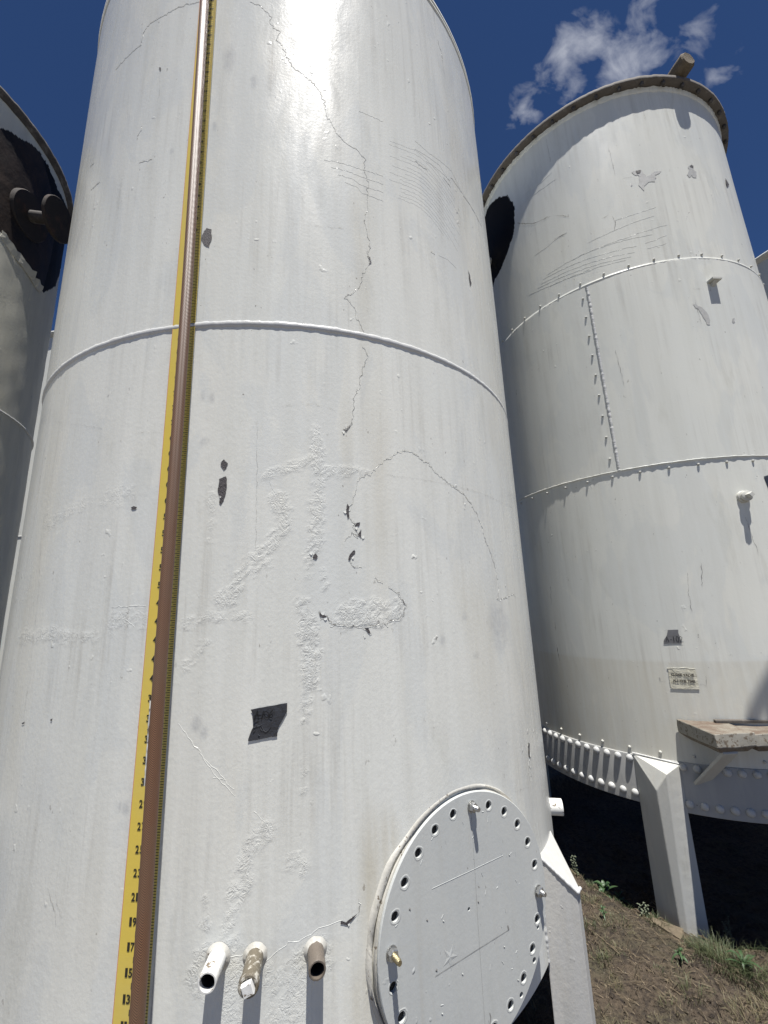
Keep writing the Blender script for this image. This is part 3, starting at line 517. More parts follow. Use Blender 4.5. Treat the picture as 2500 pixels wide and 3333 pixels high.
_az = np.array(azgrid(-64, 76, .26)); _zs = np.linspace(.384, 4.765, int((4.765-.384)/.006)+1); _A, _Z = np.meshgrid(_az, _zs)
at.data.foreach_set('value', sm_attr(_A, _Z).ravel().astype(np.float32))
def link_smudge(mat):
    t = mat.node_tree; b = t.nodes['Principled BSDF']; src = b.inputs['Base Color'].links[0].from_socket
    a = t.nodes.new('ShaderNodeAttribute'); a.attribute_name = 'smudge'
    f = math_(t, 'MULTIPLY', a.outputs['Fac'], ramp(t, noise_(t, mapping(t, (1, 1, .6)), 60, 5, .7), .3, .65, .2, .75))
    t.links.new(mixc(t, f, src, (.40, .41, .41)), b.inputs['Base Color'])
link_smudge(M['tank'])
at = sh.data.attributes.new('stain', 'FLOAT', 'POINT'); _o = np.zeros(_A.shape); _w = vn(_A, _Z, 25, 20, 61)*.3
for a, z, ra, rz, am in ST1: _o = np.maximum(_o, am*np.clip(1.3-np.sqrt(((_A-a)/ra)**2+((_Z-z)/rz)**2)+_w, 0, 1))
at.data.foreach_set('value', _o.ravel().astype(np.float32))
def link_stain(mat):
    t = mat.node_tree; b = t.nodes['Principled BSDF']; src = b.inputs['Base Color'].links[0].from_socket
    a = t.nodes.new('ShaderNodeAttribute'); a.attribute_name = 'stain'
    f = math_(t, 'MULTIPLY', a.outputs['Fac'], ramp(t, noise_(t, mapping(t, (40, 40, 3)), 1.0, 5, .7), .3, .65, .3, 1.0))
    t.links.new(mixc(t, f, src, (.50, .465, .37)), b.inputs['Base Color'])
link_stain(M['tank'])

# cracks, scratches, runs and chips in the paint, following the shell
mb = MB()
for k_, w_, pts in L1:
    if k_ == 'crack':
        ribbon(T1, pts, w_*(.5 if w_ > 2.1 else .58), mb, 0 if w_ > 2.1 else 1, off=.0011, jit=.007, vary=1.2, step=.006)
        sh_pts = [(a, z-.0028) for a, z in pts]
        ribbon(T1, sh_pts, w_+2.2, mb, 2, off=.0, ridge=.0007, jit=.007, vary=.9, step=.006)
    elif k_ == 'ridge': ribbon(T1, pts, w_*(1.0 if w_ < 3.5 else 1.3), mb, 2, off=.0, ridge=(.0003 if w_ < 3.5 else .00045), jit=.0035, vary=.9, step=.009)
    else: ribbon(T1, pts, w_*.45, mb, 1, off=.0010, jit=.004, vary=1.3, step=.009)
for P in P1: patch(T1, P, mb, off=.0014, mi=3, step=.012, jag=.005)
# curled flakes of paint standing off the wall at the open cracks
_rf = random.Random(8)
for P in P1:
    ca = sum(a for a, z in P)/len(P); c_z = sum(z for a, z in P)/len(P); kk_ = radians(1)*T1.r
    if not (.75 < c_z < 2.7) or ca < -2: continue
    for _ in range(2):
        a0 = ca+_rf.uniform(-.012, .012)/kk_; z0 = c_z+_rf.uniform(-.012, .016); w_ = _rf.uniform(.006, .014); h_ = _rf.uniform(.006, .014); o_ = T1.d(a0, z0); lf = _rf.uniform(.0006, .0018)
        mb.add([T1.p(a0-w_/kk_/2, z0, o_+.0005), T1.p(a0+w_/kk_/2, z0+.002, o_+.0005), T1.p(a0+w_/kk_*.3, z0-h_, o_+lf), T1.p(a0-w_/kk_*.1, z0-h_*1.25, o_+lf*1.3), T1.p(a0-w_/kk_*.6, z0-h_*.5, o_+lf*.5)], [(0, 4, 3, 2, 1)], 2)
absorb(sh, mb, [M['crack'], M['line'], M['tank'], M['chip']])
# weld bead round the shell
mb = MB()
hoop(T1, 2.543, mb, prof=[(-.002, -.012), (.0016, -.009), (.0033, -.003), (.0035, .003), (.002, .009), (-.002, .012)], a0=-180, a1=180, step=.4, lump=.28)
mb.obj('weld_seam', M['weld'], T1o, auto=None)
mb = MB()
hoop(T1, 4.765, mb, prof=[(-.01, -.035), (.004, -.033), (.005, -.022), (-.004, -.02), (-.004, -.012), (.006, -.011), (.007, .006), (-.02, .008)], step=1.5, lump=.12)
mb.obj('top_rim', M['tank2'], T1o, auto=None)
def roof(T, z, parent, mat, rise=.12, name='roof', r=None):
    mb = MB(); R = (r or T.r)
    mb.lathe((T.cx, T.cy, z), (0, 0, 1), [(R-.012, 0), (R*.9, rise*.35), (R*.6, rise*.75), (R*.25, rise*.97), (.02, rise)], 72)
    mb.obj(name, mat, parent, auto=None)
roof(T1, 4.765, T1o, M['tank2'])
mb = MB(); mb.lathe((T1.cx, T1.cy, .43), (0, 0, -1), [(1.262, 0), (1.25, .01), (.2, .03)], 64); mb.obj('bottom_plate', M['rimdark'], T1o, auto=None)

# manhole neck, flange and cover
CA, KS = 31.89, 1.0947
cn, ct, cz = T1.n(CA), T1.t(CA), Vector((0, 0, 1)); CO = Vector((.2113, 1.4215, .7105))
def wall_depth(x):   # from the cover plane back to the tank skin, along the cover axis
    a = CO + ct*x; dx, dy = a.x-T1.cx, a.y-T1.cy; b_ = dx*cn.x+dy*cn.y; c_ = dx*dx+dy*dy-T1.r**2
    return -b_ + sqrt(max(0, b_*b_-c_))
def cp(x, y, h=0.0): return CO + ct*x*KS + cz*y*KS + cn*h
mb = MB()
n = 96; V = []
for k, (r, h) in enumerate([(.304, None), (.297, -.060), (.289, -.045), (.2865, -.016)]):
    for i in range(n):
        a = 2*pi*i/n; rr = r + .006*noise.noise(Vector((cos(a)*4, sin(a)*4, k)))
        x, y = rr*cos(a), rr*sin(a)
        if h is None:
            V.append(cp(x, y, wall_depth(x*KS)-.002))
        else: V.append(cp(x, y, h if k > 1 else max(wall_depth(x*KS)*(.55 if k == 1 else .3), h)))
F = [(k*n+i, k*n+(i+1) % n, (k+1)*n+(i+1) % n, (k+1)*n+i) for k in range(3) for i in range(n)]
mb.add(V, F)
mb.obj('manhole_neck', M['neck'], T1o, auto=None)
mb = MB(); mb.lathe(CO, cn, [(.288, -.026), (.3175, -.025), (.3190, -.023), (.3190, -.013), (.3165, -.0115), (.288, -.0115)], 96)
mb.obj('manhole_flange', M['neck'], T1o)
mb = MB(); mb.lathe(CO, cn, [(.308, -.0120), (.308, -.0088)], 64); mb.obj('dark_backing', M['dark'], T1o)  # near-black disc: shade inside the bolt holes and plate gap, put in as colour
# cover plate with its 24 bolt holes really cut through
def disc_tmp(prof, nseg, o, ax):
    m_ = MB(); m_.lathe(o, ax, prof, nseg); return m_
pl = disc_tmp([(.3158, -.0085), (.318, -.0075), (.318, -.002), (.3160, 0)], 120, CO, cn)
plate = make('manhole_cover', pl.v, pl.f, [M['cover'], M['dark']], T1o, smooth=False)
hm = MB(); HA = [84.9-15*i for i in range(24)]
boltat = {0, 6, 18}
for i, a in enumerate(HA):
    if i in boltat: continue
    hm.lathe(CO + ct*(.2805*cos(radians(a))) + cz*(.2805*sin(radians(a))), cn, [(.0118, -.03), (.0118, .01)], 20, 1)
for x, y, r in [(-.012, .024, .005), (.240, -.108, .0055), (.212, -.175, .008), (.150, -.288+.06, .0075)]:
    hm.lathe(CO + ct*x*KS + cz*y*KS, cn, [(r, -.03), (r, .01)], 12, 1)
cut = make('cut', hm.v, hm.f, [M['cover'], M['dark']], T1o, smooth=False)
md = plate.modifiers.new('b', 'BOOLEAN'); md.object = cut; md.operation = 'DIFFERENCE'; md.solver = 'EXACT'
dg = bpy.context.evaluated_depsgraph_get(); me2 = bpy.data.meshes.new_from_object(plate.evaluated_get(dg)); plate.modifiers.clear(); plate.data = me2
bpy.data.objects.remove(cut)
# raised paint collars round the holes, scratches on the cover
mb = MB()
for i, a in enumerate(HA):
    if i in boltat: continue
    c0 = (.2555*cos(radians(a)), .2555*sin(radians(a))); nn = 22; V = []; s = .0012*random.uniform(.5, 1.8)
    for rr, hh in ((.0119, .0002), (.0132+s*.5, .0006), (.0152+s*1.6, -.0004)):
        for q in range(nn):
            b_ = 2*pi*q/nn; r2 = rr*(1+.12*noise.noise(Vector((cos(b_)*2+i, sin(b_)*2, rr*90))))
            V.append(cp(c0[0]+r2*cos(b_), c0[1]+r2*sin(b_), hh))
    mb.add(V, [(k*nn+q, (k+1)*nn+q, (k+1)*nn+(q+1) % nn, k*nn+(q+1) % nn) for k in range(2) for q in range(nn)], 0)
def flat_rib(pts, w, mi, hh=.0006, lift=0):
    V = []; F = []
    q = []
    for a, b_ in zip(pts[:-1], pts[1:]):
        nn = max(1, int(hypot(b_[0]-a[0], b_[1]-a[1])/.008))
        for s in range(nn): q.append((a[0]+(b_[0]-a[0])*s/nn, a[1]+(b_[1]-a[1])*s/nn))
    q.append(pts[-1])
    for i in range(len(q)):
        a = q[max(0, i-1)]; b_ = q[min(len(q)-1, i+1)]; dx, dy = b_[0]-a[0], b_[1]-a[1]; L = hypot(dx, dy) or 1
        ww = w/2*(1+.7*noise.noise(Vector((q[i][0]*60, q[i][1]*60, w))))
        for s, h2 in ((-1, hh-lift), (0, hh+lift), (1, hh-lift)): V.append(cp(q[i][0]-s*dy/L*ww, q[i][1]+s*dx/L*ww, h2))
        if i: b0 = 3*(i-1); F += [(b0, b0+1, b0+4, b0+3), (b0+1, b0+2, b0+5, b0+4)]
    mb.add(V, F, mi)
flat_rib([(-.128, .108), (0, .106), (.126, .105)], .0009, 0, .0004, .0003)
flat_rib([(-.133, -.072), (0, -.071), (.124, -.071)], .0009, 1)
flat_rib([(.124, -.071), (.121, -.060)], .004, 1)
flat_rib([(.02, -.26), (.035, -.225), (.032, -.215)], .002, 1)
flat_rib([(.02, .24), (.018, .1), (.015, -.02), (.013, -.25)], .0004, 1)
for _ in range(26):
    a, r = random.uniform(0, 6.28), .25*sqrt(random.random()); x, y = r*cos(a), r*sin(a); L = random.uniform(.003, .012); b_ = random.uniform(0, 6.28)
    flat_rib([(x, y), (x+L*cos(b_), y+L*sin(b_))], random.uniform(.002, .005), 0, .0003, .0005)
for x, y in [(-.10, .03), (-.15, .05), (.02, .03), (-.13, -.06), (.10, -.10), (-.05, -.10), (.15, .10), (-.20, .09), (.14, -.19), (-.12, -.15)]:
    flat_rib([(x, y), (x+.004, y-.003)], .004, 1 if random.random() < .4 else 0, .0008, .0006)
# star shaped blister in the cover paint
V = [cp(-.084, -.052, .0012)]; ns = 10
for i in range(ns):
    a = 2*pi*i/ns+.4; r = .026 if i % 2 else .009; V.append(cp(-.084+r*cos(a), -.052+r*sin(a)*1.1, .0002))
mb.add(V, [(0, 1+i, 1+(i+1) % ns) for i in range(ns)], 0)
o = mb.obj('cover_paint_marks', [M['cover'], M['line'], M['weld'], M['smudge']], plate, smooth=False)
# bolts: stud, hexagonal nut, washer
def bolt(idx, L, mat, tilt=0):
    a = HA[idx]; p = cp(.2555*cos(radians(a)), .2555*sin(radians(a)), 0)
    ax = (cn + ct*tilt*.1 + cz*tilt*.06).normalized()
    mb = MB(); mb.lathe(p, ax, [(.0078, 0)]+[(.0078-.0009*(i % 2), .012+i*.0016) for i in range(int((L-.012)/.0016))]+[(.0062, L+.002)], 16)
    b_ = mb.obj('cover_bolt', mat, plate)
    mb = MB(); mb.lathe(p+ax*.0005, ax, [(.0165, 0), (.0165, .0022)], 24); mb.obj('washer', M['bolt'], plate)
    mb = MB(); mb.lathe(p+ax*.003, ax, [(.0135, 0), (.0146, .001), (.0146, .0105), (.0125, .012)], 6, a0=random.uniform(0, 1)); mb.obj('nut', M['bolt'], plate, smooth=False)
bolt(0, .030, M['bolt'], .6); bolt(6, .026, M['bolt'], .5); bolt(18, .038, M['brass'], 0)

# pipe stubs low on the tank
def stub(T, parent, az, z, L, r, mat, name='pipe_stub', wall=.004, label=None, tilt=0, plug=False, n=40, collar=True):
    nn = (T.n(az) + T.t(az)*tilt).normalized(); o = T.p(az, z)
    mb = MB()
    mb.lathe(o, nn, [(r*1.0, -.03), (r, L*.5), (r, L-.001), (r-.001, L), (r-wall, L)] + ([(r-wall, L-.075), (0.001, L-.075)] if not plug else []), n, jit=.04, cap0=False, cap1=plug)
    s = mb.obj(name, [mat], parent, label=label)
    if not plug:
        mb = MB(); mb.lathe(o, nn, [(r-wall-.0006, -.02), (r-wall-.0006, L-.012)], n, cap1=False); mb.lathe(o, nn, [(r-wall-.001, -.021), (r-wall-.001, -.019)], n)
        mb.obj('bore', M['dark'], s)
    if collar:
        mb = MB(); nn2 = 48; V = []
        for rr, hh in ((r*1.0, .0055), (r*1.12, .0025), (r*1.4, -.0015)):
            for i in range(nn2):
                a = 2*pi*i/nn2; q = rr*(1+.07*noise.noise(Vector((cos(a)*1.7+az, sin(a)*1.7, rr*30))))
                x, y = q*cos(a), q*sin(a); dd = sqrt(T.r**2-x*x)-T.r
                V.append(o + T.t(az)*x + Vector((0, 0, y)) + T.n(az)*(dd+hh*(1+.4*noise.noise(Vector((cos(a)*3, sin(a)*3, az))))))
        mb.add(V, [(k*nn2+i, k*nn2+(i+1) % nn2, (k+1)*nn2+(i+1) % nn2, (k+1)*nn2+i) for k in range(2) for i in range(nn2)])
        mb.obj('weld_collar', M['neck'], s, auto=None)
    return s, o, nn
stub(T1, T1o, 3.35, .785, .071, .0213, M['stubw'], label='white painted open pipe stub with flaking rim')
s, o, nn = stub(T1, T1o, 7.35, .778, .080, .0205, M['stubm'], plug=True, label='worn brown pipe stub closed by a square headed plug')
mb = MB(); mb.lathe(o+nn*.080, nn, [(.0222, -.012), (.0232, -.010), (.0232, .002), (.021, .004), (.0165, .004), (.016, .001)], 36, jit=.02)
mb.lathe(o+nn*.080, nn, [(.0168, .0), (.0168, .013), (.0150, .015)], 4, a0=.35, mi=1)
mb.obj('square_plug', [M['stubm'], M['stubw']], s)
stub(T1, T1o, 13.9, .768, .062, .0205, M['stubr'], label='brown open pipe stub without paint')
nn = T1.n(74); mbx = stub(T1, T1o, 78, .645, .060, .034, M['stubw'], label='short white pipe stub low on the side', collar=False)
# legs
def leg(T, parent, rw, wl, wr, fl, fr, fl0, fr0, rf, zwl, zwr, zfl, zfr, zb, mat, label=None, segs=14):
    mb = MB()
    V = [T.p(wl, zwl, r=rw), T.p(fl, zfl, r=rf), T.p(fr, zfr, r=rf), T.p(wr, zwr, r=rw)]
    rows = [V]
    for k in range(1, segs+1):
        u = k/segs
        rows.append([T.p(wl, zwl+(zb-zwl)*u, r=rw), T.p(fl+(fl0-fl)*u, zfl+(zb-zfl)*u, r=rf), T.p(fr+(fr0-fr)*u, zfr+(zb-zfr)*u, r=rf), T.p(wr, zwr+(zb-zwr)*u, r=rw)])
    vv = [p for r_ in rows for p in r_]
    F = [(0, 1, 2, 3)]
    for k in range(segs):
        for i in range(4):
            j = (i+1) % 4; F.append((k*4+i, (k+1)*4+i, (k+1)*4+j, k*4+j))
    F.append(tuple(segs*4+i for i in (3, 2, 1, 0)))
    o = make('leg', vv, F, mat, parent, smooth=False, label=label); bevel(o, .004, 2)
    return o
leg(T1, T1o, 1.266, 53.7, 64.5, 56.6, 58.6, 56.4, 58.8, 1.374, .705, .69, .585, .575, -.08, M['leg1'])
for d in (120, 240):
    leg(T1, T1o, 1.266, 53.7+d, 64.5+d, 56.6+d, 58.6+d, 56.4+d, 58.8+d, 1.374, .705, .69, .585, .575, -.08, M['leg1'])
def bead(T, pts, rad, parent, name, mat, lump=.4):
    mb = MB(); q = [Vector(p) for p in pts]; P = []
    for a, b_ in zip(q[:-1], q[1:]):
        nn = max(1, int((b_-a).length/.004))
        P += [a.lerp(b_, s/nn) for s in range(nn)]
    P.append(q[-1]); V = []; F = []; m_ = 8
    for i, p in enumerate(P):
        d = (P[min(i+1, len(P)-1)]-P[max(i-1, 0)]).normalized(); u = d.orthogonal().normalized(); v = d.cross(u)
        rr = rad*(1+lump*noise.noise(Vector((i*.35, rad*100, 3))))
        for k in range(m_): a = 2*pi*k/m_; V.append(p+(u*cos(a)+v*sin(a))*rr)
        if i:
            for k in range(m_): F.append(((i-1)*m_+k, (i-1)*m_+(k+1) % m_, i*m_+(k+1) % m_, i*m_+k))
    mb.add(V, F); return mb.obj(name, mat, parent, auto=None)
bead(T1, [T1.p(53.9, .70, r=1.268), T1.p(56.6, .587, r=1.376), T1.p(58.6, .577, r=1.376)], .0055, T1o, 'leg_weld', M['weld'])
bead(T1, [T1.p(53.5, .69), T1.p(53.6, .39)], .006, T1o, 'leg_weld', M['weld'])

# ================================================================== RULER AND HOSE ON THE MAIN TANK
RO = empty('measuring_board', T1.p(-5.6, .3, .01), label='tall yellow inch ruler board with black numbers fixed upright on the big tank', cat='ruler')
def bl(z): return -7.52 - .115*(z-.66)
def br(z): return -3.58 - .27*(z-.66)
BF = .0015
def bf(z): return .0015+.0085*min(1, max(0, 1-(z-.66)/1.25))
mb = MB(); zz = [.30+.02*i for i in range(int((4.50-.30)/.02))]; V = []; kk = radians(1)*T1.r
for z in zz:
    l_, r_ = bl(z), br(z); w_ = .0009*noise.noise(Vector((z*9, 0, 0)))
    B_ = bf(z); V += [T1.p(l_, z, -.006), T1.p(l_, z, B_+.001), T1.p(l_+.0016/kk, z, B_+.001), T1.p((l_+r_)/2, z, B_+.001), T1.p(r_, z, B_+.001), T1.p(r_+.002/kk, z, -.006)]
F = []; fm = []
for i in range(len(zz)-1):
    for k in range(5): F.append((i*6+k, i*6+k+1, (i+1)*6+k+1, (i+1)*6+k)); fm.append([1, 1, 0, 0, 2][k])
make('ruler_face', V, F, [M['yellow'], M['red'], M['boardside']], RO, smooth=False, fm=fm)
glyph = {c_: text_mesh(c_, 1, .022) for c_ in '0123456789'}
mb = MB(); INCH = .0255
def znum(n): return .663 + (n-11)*INCH
for n_ in range(1, 151):
    z = znum(n_)
    if z > 4.45 or z < .32: continue
    BF = bf(z)+.001; big = n_ % 2 == 1; h = .0182 if big else .0125; wd = .0108 if big else .0085; x = (bl(z)+ (.0225 if big else .040)/kk)
    for c_ in str(n_):
        Vg, Fg = glyph[c_]; x0 = min(v[0] for v in Vg); x1 = max(v[0] for v in Vg); y0 = min(v[1] for v in Vg); y1 = max(v[1] for v in Vg)
        ww = wd*(.62 if c_ == '1' else .9)
        mb.add([T1.p(x + (v[0]-x0)/(x1-x0)*ww/kk, z-h/2+(v[1]-y0)/(y1-y0)*h, BF+.0007) for v in Vg], Fg)
        x += (ww+.0022)/kk
    for q in range(4):
        zt = z+q*INCH/4; L = (.027, .0088, .017, .0088)[q]; r_ = br(zt)-.0006/kk; th = .00085
        mb.add([T1.p(r_-L/kk, zt-th, BF+.0008), T1.p(r_, zt-th, BF+.0008), T1.p(r_, zt+th, BF+.0008), T1.p(r_-L/kk, zt+th, BF+.0008)], [(0, 1, 2, 3)])
mb.obj('ruler_print', M['blackink'], RO, smooth=False)

HO = empty('sight_hose', T1.p(-2.1, .2, .11), label='brown braided hose hanging in front of the yellow ruler board', cat='hose')
hp = [(.20, -2.02, .1105), (.75, -2.15, .1105), (1.38, -2.50, .1105), (1.84, -2.62, .1105), (2.46, -2.78, .1105), (3.13, -3.2, .1105), (3.88, -3.74, .1105), (4.7, -4.25, .1105)]
def hose_at(z):
    for a, b_ in zip(hp[:-1], hp[1:]):
        if z <= b_[0]:
            u = (z-a[0])/(b_[0]-a[0]); u2 = u; return a[1]+(b_[1]-a[1])*u2, a[2]+(b_[2]-a[2])*u2
    return hp[-1][1], hp[-1][2]
V = []; F = []; UV = []; nz = 300; nu = 28; zz = [.2+4.5*i/nz for i in range(nz+1)]
sm = [hose_at(z) for z in zz]; sm = [(sum(sm[max(0, min(nz, i+d))][0] for d in range(-14, 15))/29 + .035*noise.noise(Vector((zz[i]*1.5, 3, 3))), sum(sm[max(0, min(nz, i+d))][1] for d in range(-14, 15))/29) for i in range(nz+1)]
for i, z in enumerate(zz):
    c0 = T1.p(sm[i][0], z, sm[i][1]); nn = T1.n(sm[i][0]+26); tt = T1.t(sm[i][0]+26)
    hr = .0155 + .0004*noise.noise(Vector((z*6, 1, 1)))
    for k in range(nu): a = 2*pi*k/nu; V.append(c0 + (nn*cos(a)+tt*sin(a))*hr)
for i in range(nz):
    for k in range(nu):
        j = (k+1) % nu; F.append((i*nu+k, i*nu+j, (i+1)*nu+j, (i+1)*nu+k)); k2 = k+1
        UV += [(k/nu, zz[i]), (k2/nu, zz[i]), (k2/nu, zz[i+1]), (k/nu, zz[i+1])]
ho = make('hose_tube', V, F, M['hose'], HO)
ul = ho.data.uv_layers.new(name='UVMap'); ul.data.foreach_set('uv', [c_ for p in UV for c_ in p])
# dried white paint on the hose
mb = MB(); V = []; F = []
zz2 = [1.205+.004*i for i in range(48)]
for i, z in enumerate(zz2):
    ix = int((z-.2)/4.5*nz); c0 = T1.p(sm[ix][0], z, sm[ix][1]); nn = T1.n(sm[ix][0]+26); tt = T1.t(sm[ix][0]+26)
    wd = .32*(.5+.6*abs(noise.noise(Vector((z*40, 0, 0)))))*min(1, i/5, (47-i)/5)+.05
    for k in range(5): a = -1.25-.3+wd*(k/2-1); V.append(c0+(nn*cos(a)+tt*sin(a))*(.0160+(.0022 if k in (1, 2, 3) else 0)*(1+noise.noise(Vector((z*90, k, 0))))))
    if i:
        for k in range(4): F.append(((i-1)*5+k, (i-1)*5+k+1, i*5+k+1, i*5+k))
mb.add(V, F); mb.obj('paint_smear', M['stubw'], HO, auto=None)

# tape label on the main tank
TO = empty('tape_label', T1.p(8.2, 1.25, .002), label='torn black tape with handwritten A-106 stuck on the big tank', cat='tape')
mb = MB(); patch(T1, TAPE, mb, off=.0018, step=.012, jag=.0012, rnd=.0012); tp = mb.obj('tape', [M['tape']], TO, auto=None)
mb = MB()
for P in INK: ribbon(T1, P, 2.4, mb, 0, off=.0044, jit=0, vary=.2, taper=False, step=.006)
mb.obj('handwriting', M['ink'], TO, smooth=False)
mb = MB()
for P in WRK: ribbon(T1, P, 2.2, mb, 0, off=.0032, ridge=.001, jit=.001, vary=.8, step=.005)
absorb(tp, mb, [M['wrinkle']])

# ================================================================== RIVETED TANK
T2o = empty('riveted_tank', (T2.cx, T2.cy, 0), label='white riveted tank standing on legs at the right with a brown rim on top', cat='tank', group='white steel tanks standing in the yard')
HOLE2 = np.array(H2)
def mat2(a, z):
    wob = vn(a, z, 60, 25, 3)*.5
    m_ = inpoly([tuple(p) for p in H2], a+wob, z+wob*.012)
    return np.where(m_, 1, 0)
def lf2(A, Z):
    return (vn(A, Z, 2.2, 1.4, 12)*.0035 + vn(A, Z, 7, 4, 13)*.0009)*np.clip((Z-.75)*2, 0, 1)*np.clip((5.2-Z)*2, 0, 1) + np.where(Z > 3.722, .0, np.where(Z > 2.362, .0035, .0)) 
T2.df = lf2
sh2 = shell(T2, 'shell', .50, 5.225, azgrid(-108, 48, .5), .009, [M['tank2'], M['tarb']], T2o, lf2, None, mat2)
_a2 = np.array(azgrid(-108, 48, .5)); _z2 = np.linspace(.50, 5.225, int((5.225-.5)/.009)+1); _A2, _Z2 = np.meshgrid(_a2, _z2)
at = sh2.data.attributes.new('stain', 'FLOAT', 'POINT')
_s2 = np.clip((1.245+vn(_A2, _Z2, 3, 0, 71)*.008-_Z2)/.012, 0, 1)*.45 + np.clip(1.6-np.abs(_A2+72)/8, 0, 1)*np.clip((2.2-_Z2), 0, 1)*.35
at.data.foreach_set('value', _s2.ravel().astype(np.float32)); link_stain(M['tank2'])
mb = MB()
for k_, w_, pts in L2:
    if k_ == 'crack': ribbon(T2, pts, w_*1.1, mb, 0, off=.0015, jit=.006, vary=1.1)
    elif k_ == 'ridge': ribbon(T2, pts, w_*1.2, mb, 2, off=.0, ridge=.0007, jit=.004, vary=.9, step=.02)
    else: ribbon(T2, pts, w_*.8, mb, 1, off=.0012, jit=.005, vary=1.1)
for P in Q2: patch(T2, P, mb, off=.0015, mi=3, step=.02, jag=.010)
for P in P2: patch(T2, P, mb, off=.0028, mi=4, step=.02, jag=.010)
absorb(sh2, mb, [M['crack'], M['line'], M['tank2'], M['primer'], M['chip']])
roof(T2, 5.246, T2o, M['rim'], .10, r=1.06)
mb = MB()
hoop(T2, 5.235, mb, prof=[(-.02, -.022), (.0555, -.018), (.057, -.012), (.057, .010), (.053, .014), (-.03, .016)], step=1.0, lump=.05)
hoop(T2, 5.195, mb, prof=[(.0, -.022), (.005, -.018), (.007, .0), (.010, .012)], step=.7, lump=.5, mi=1)
mb.obj('top_flange', [M['rim'], M['tank2']], T2o, auto=None)
# seams
mb = MB(); hoop(T2, 3.722, mb, prof=[(-.002, -.013), (.0036, -.009), (.0042, .0), (.0034, .006), (-.002, .009)], step=.7, lump=.12); mb.obj('weld_seam', M['tank2'], T2o, auto=None)
mb = MB(); hoop(T2, 2.362, mb, prof=[(-.002, -.006), (.006, -.003), (.006, .003), (-.002, .006)], step=.7, lump=.35); mb.obj('weld_seam', M['tank2'], T2o, auto=None)
mb = MB(); q = subdiv(T2, [(-35.95, 3.715), (-35.75, 2.365)], .008); V = []; F = []; k2_ = radians(1)*T2.r
for i, (a, z) in enumerate(q):
    l = 1+.55*noise.noise(Vector((z*55, 0, 0)))+.3*sin(z*330)
    for x, h in ((-.009, 0), (-.005, .004), (.003, .0045), (.008, 0)): V.append(T2.p(a+x*l/k2_, z, .003+h*l))
    if i:
        for k in range(3): F.append(((i-1)*4+k, (i-1)*4+k+1, i*4+k+1, i*4+k))
mb.add(V, F); mb.obj('weld_seam', M['weld'], T2o, auto=None)
# small studs and big domed rivets: one mesh each, copied
def local_dome(name, prof, n, mat):
    mb = MB(); mb.lathe((0, 0, 0), (0, -1, 0), prof, n); me = bpy.data.meshes.new(name); me.from_pydata(mb.v, [], mb.f); me.materials.append(mat)
    me.polygons.foreach_set('use_smooth', [True]*len(mb.f)); return me
rv = local_dome('rivet', [(.0195, -.004), (.0190, .003), (.0172, .0085), (.0132, .0130), (.0075, .0158), (.0015, .0166)], 20, M['rivet'])
stm = local_dome('stud', [(.0078, -.003), (.0078, .001), (.0068, .0045), (.0045, .0068), (.0015, .0076)], 12, M['leg'])
def put(me, name, T, parent, az, z, dr, s=1.0):
    o = bpy.data.objects.new(name, me); C.objects.link(o); o.parent = parent
    o.location = T.p(az, z, dr) - parent.location; o.rotation_euler = (random.uniform(-.05, .05), random.uniform(0, 6), 0)
    o.rotation_mode = 'XYZ'; o.matrix_local = Matrix.Translation(T.p(az, z, dr)-parent.location) @ Matrix.Rotation(radians(az), 4, 'Z') @ Matrix.Scale(s, 4)
    return o
a = -79.35 - 8.27*2
while a < 46:
    put(stm, 'stud', T2, T2o, a+.3, .767, .002); put(stm, 'stud', T2, T2o, a-.05, 3.752, .003, .95)
    put(stm, 'stud', T2, T2o, a-.1, 2.331, .003, .9); a += 8.27
for k in range(9): put(stm, 'stud', T2, T2o, -38.0, 2.449+.1473*k, .005, .9)
# riveted ring at the foot of the tank
mb = MB(); hoop(T2, .6, mb, prof=[(-.02, -.105), (.006, -.105), (.008, -.103), (.008, .122), (.0055, .132), (-.004, .136)], step=1.0, lump=.0)
ring = mb.obj('base_ring', M['ring'], T2o)
a = -77.06 - 3.42*6
while a < 44:
    if not (-45.2 < a < -33.4):
        put(rv, 'rivet', T2, T2o, a, .711, .008, random.uniform(.93, 1.05))
    if not (-45.2 < a < -33.4): put(rv, 'rivet', T2, T2o, a+.1, .539, .008, random.uniform(.93, 1.05))
    a += 3.42
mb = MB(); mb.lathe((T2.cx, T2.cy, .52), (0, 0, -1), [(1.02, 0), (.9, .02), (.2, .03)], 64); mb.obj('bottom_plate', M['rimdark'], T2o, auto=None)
for d in (0, 90, 180, 270):
    L_ = leg(T2, T2o, 1.032, -45.4+d, -33.2+d, -39.6+d, -36.6+d, -39.2+d, -38.1+d, 1.110, .738, .722, .600, .688, -.20, M['leg'])
bead(T2, [T2.p(-45.3, .742, r=1.036), T2.p(-33.3, .725, r=1.036)], .0035, T2o, 'leg_weld', M['weld'])
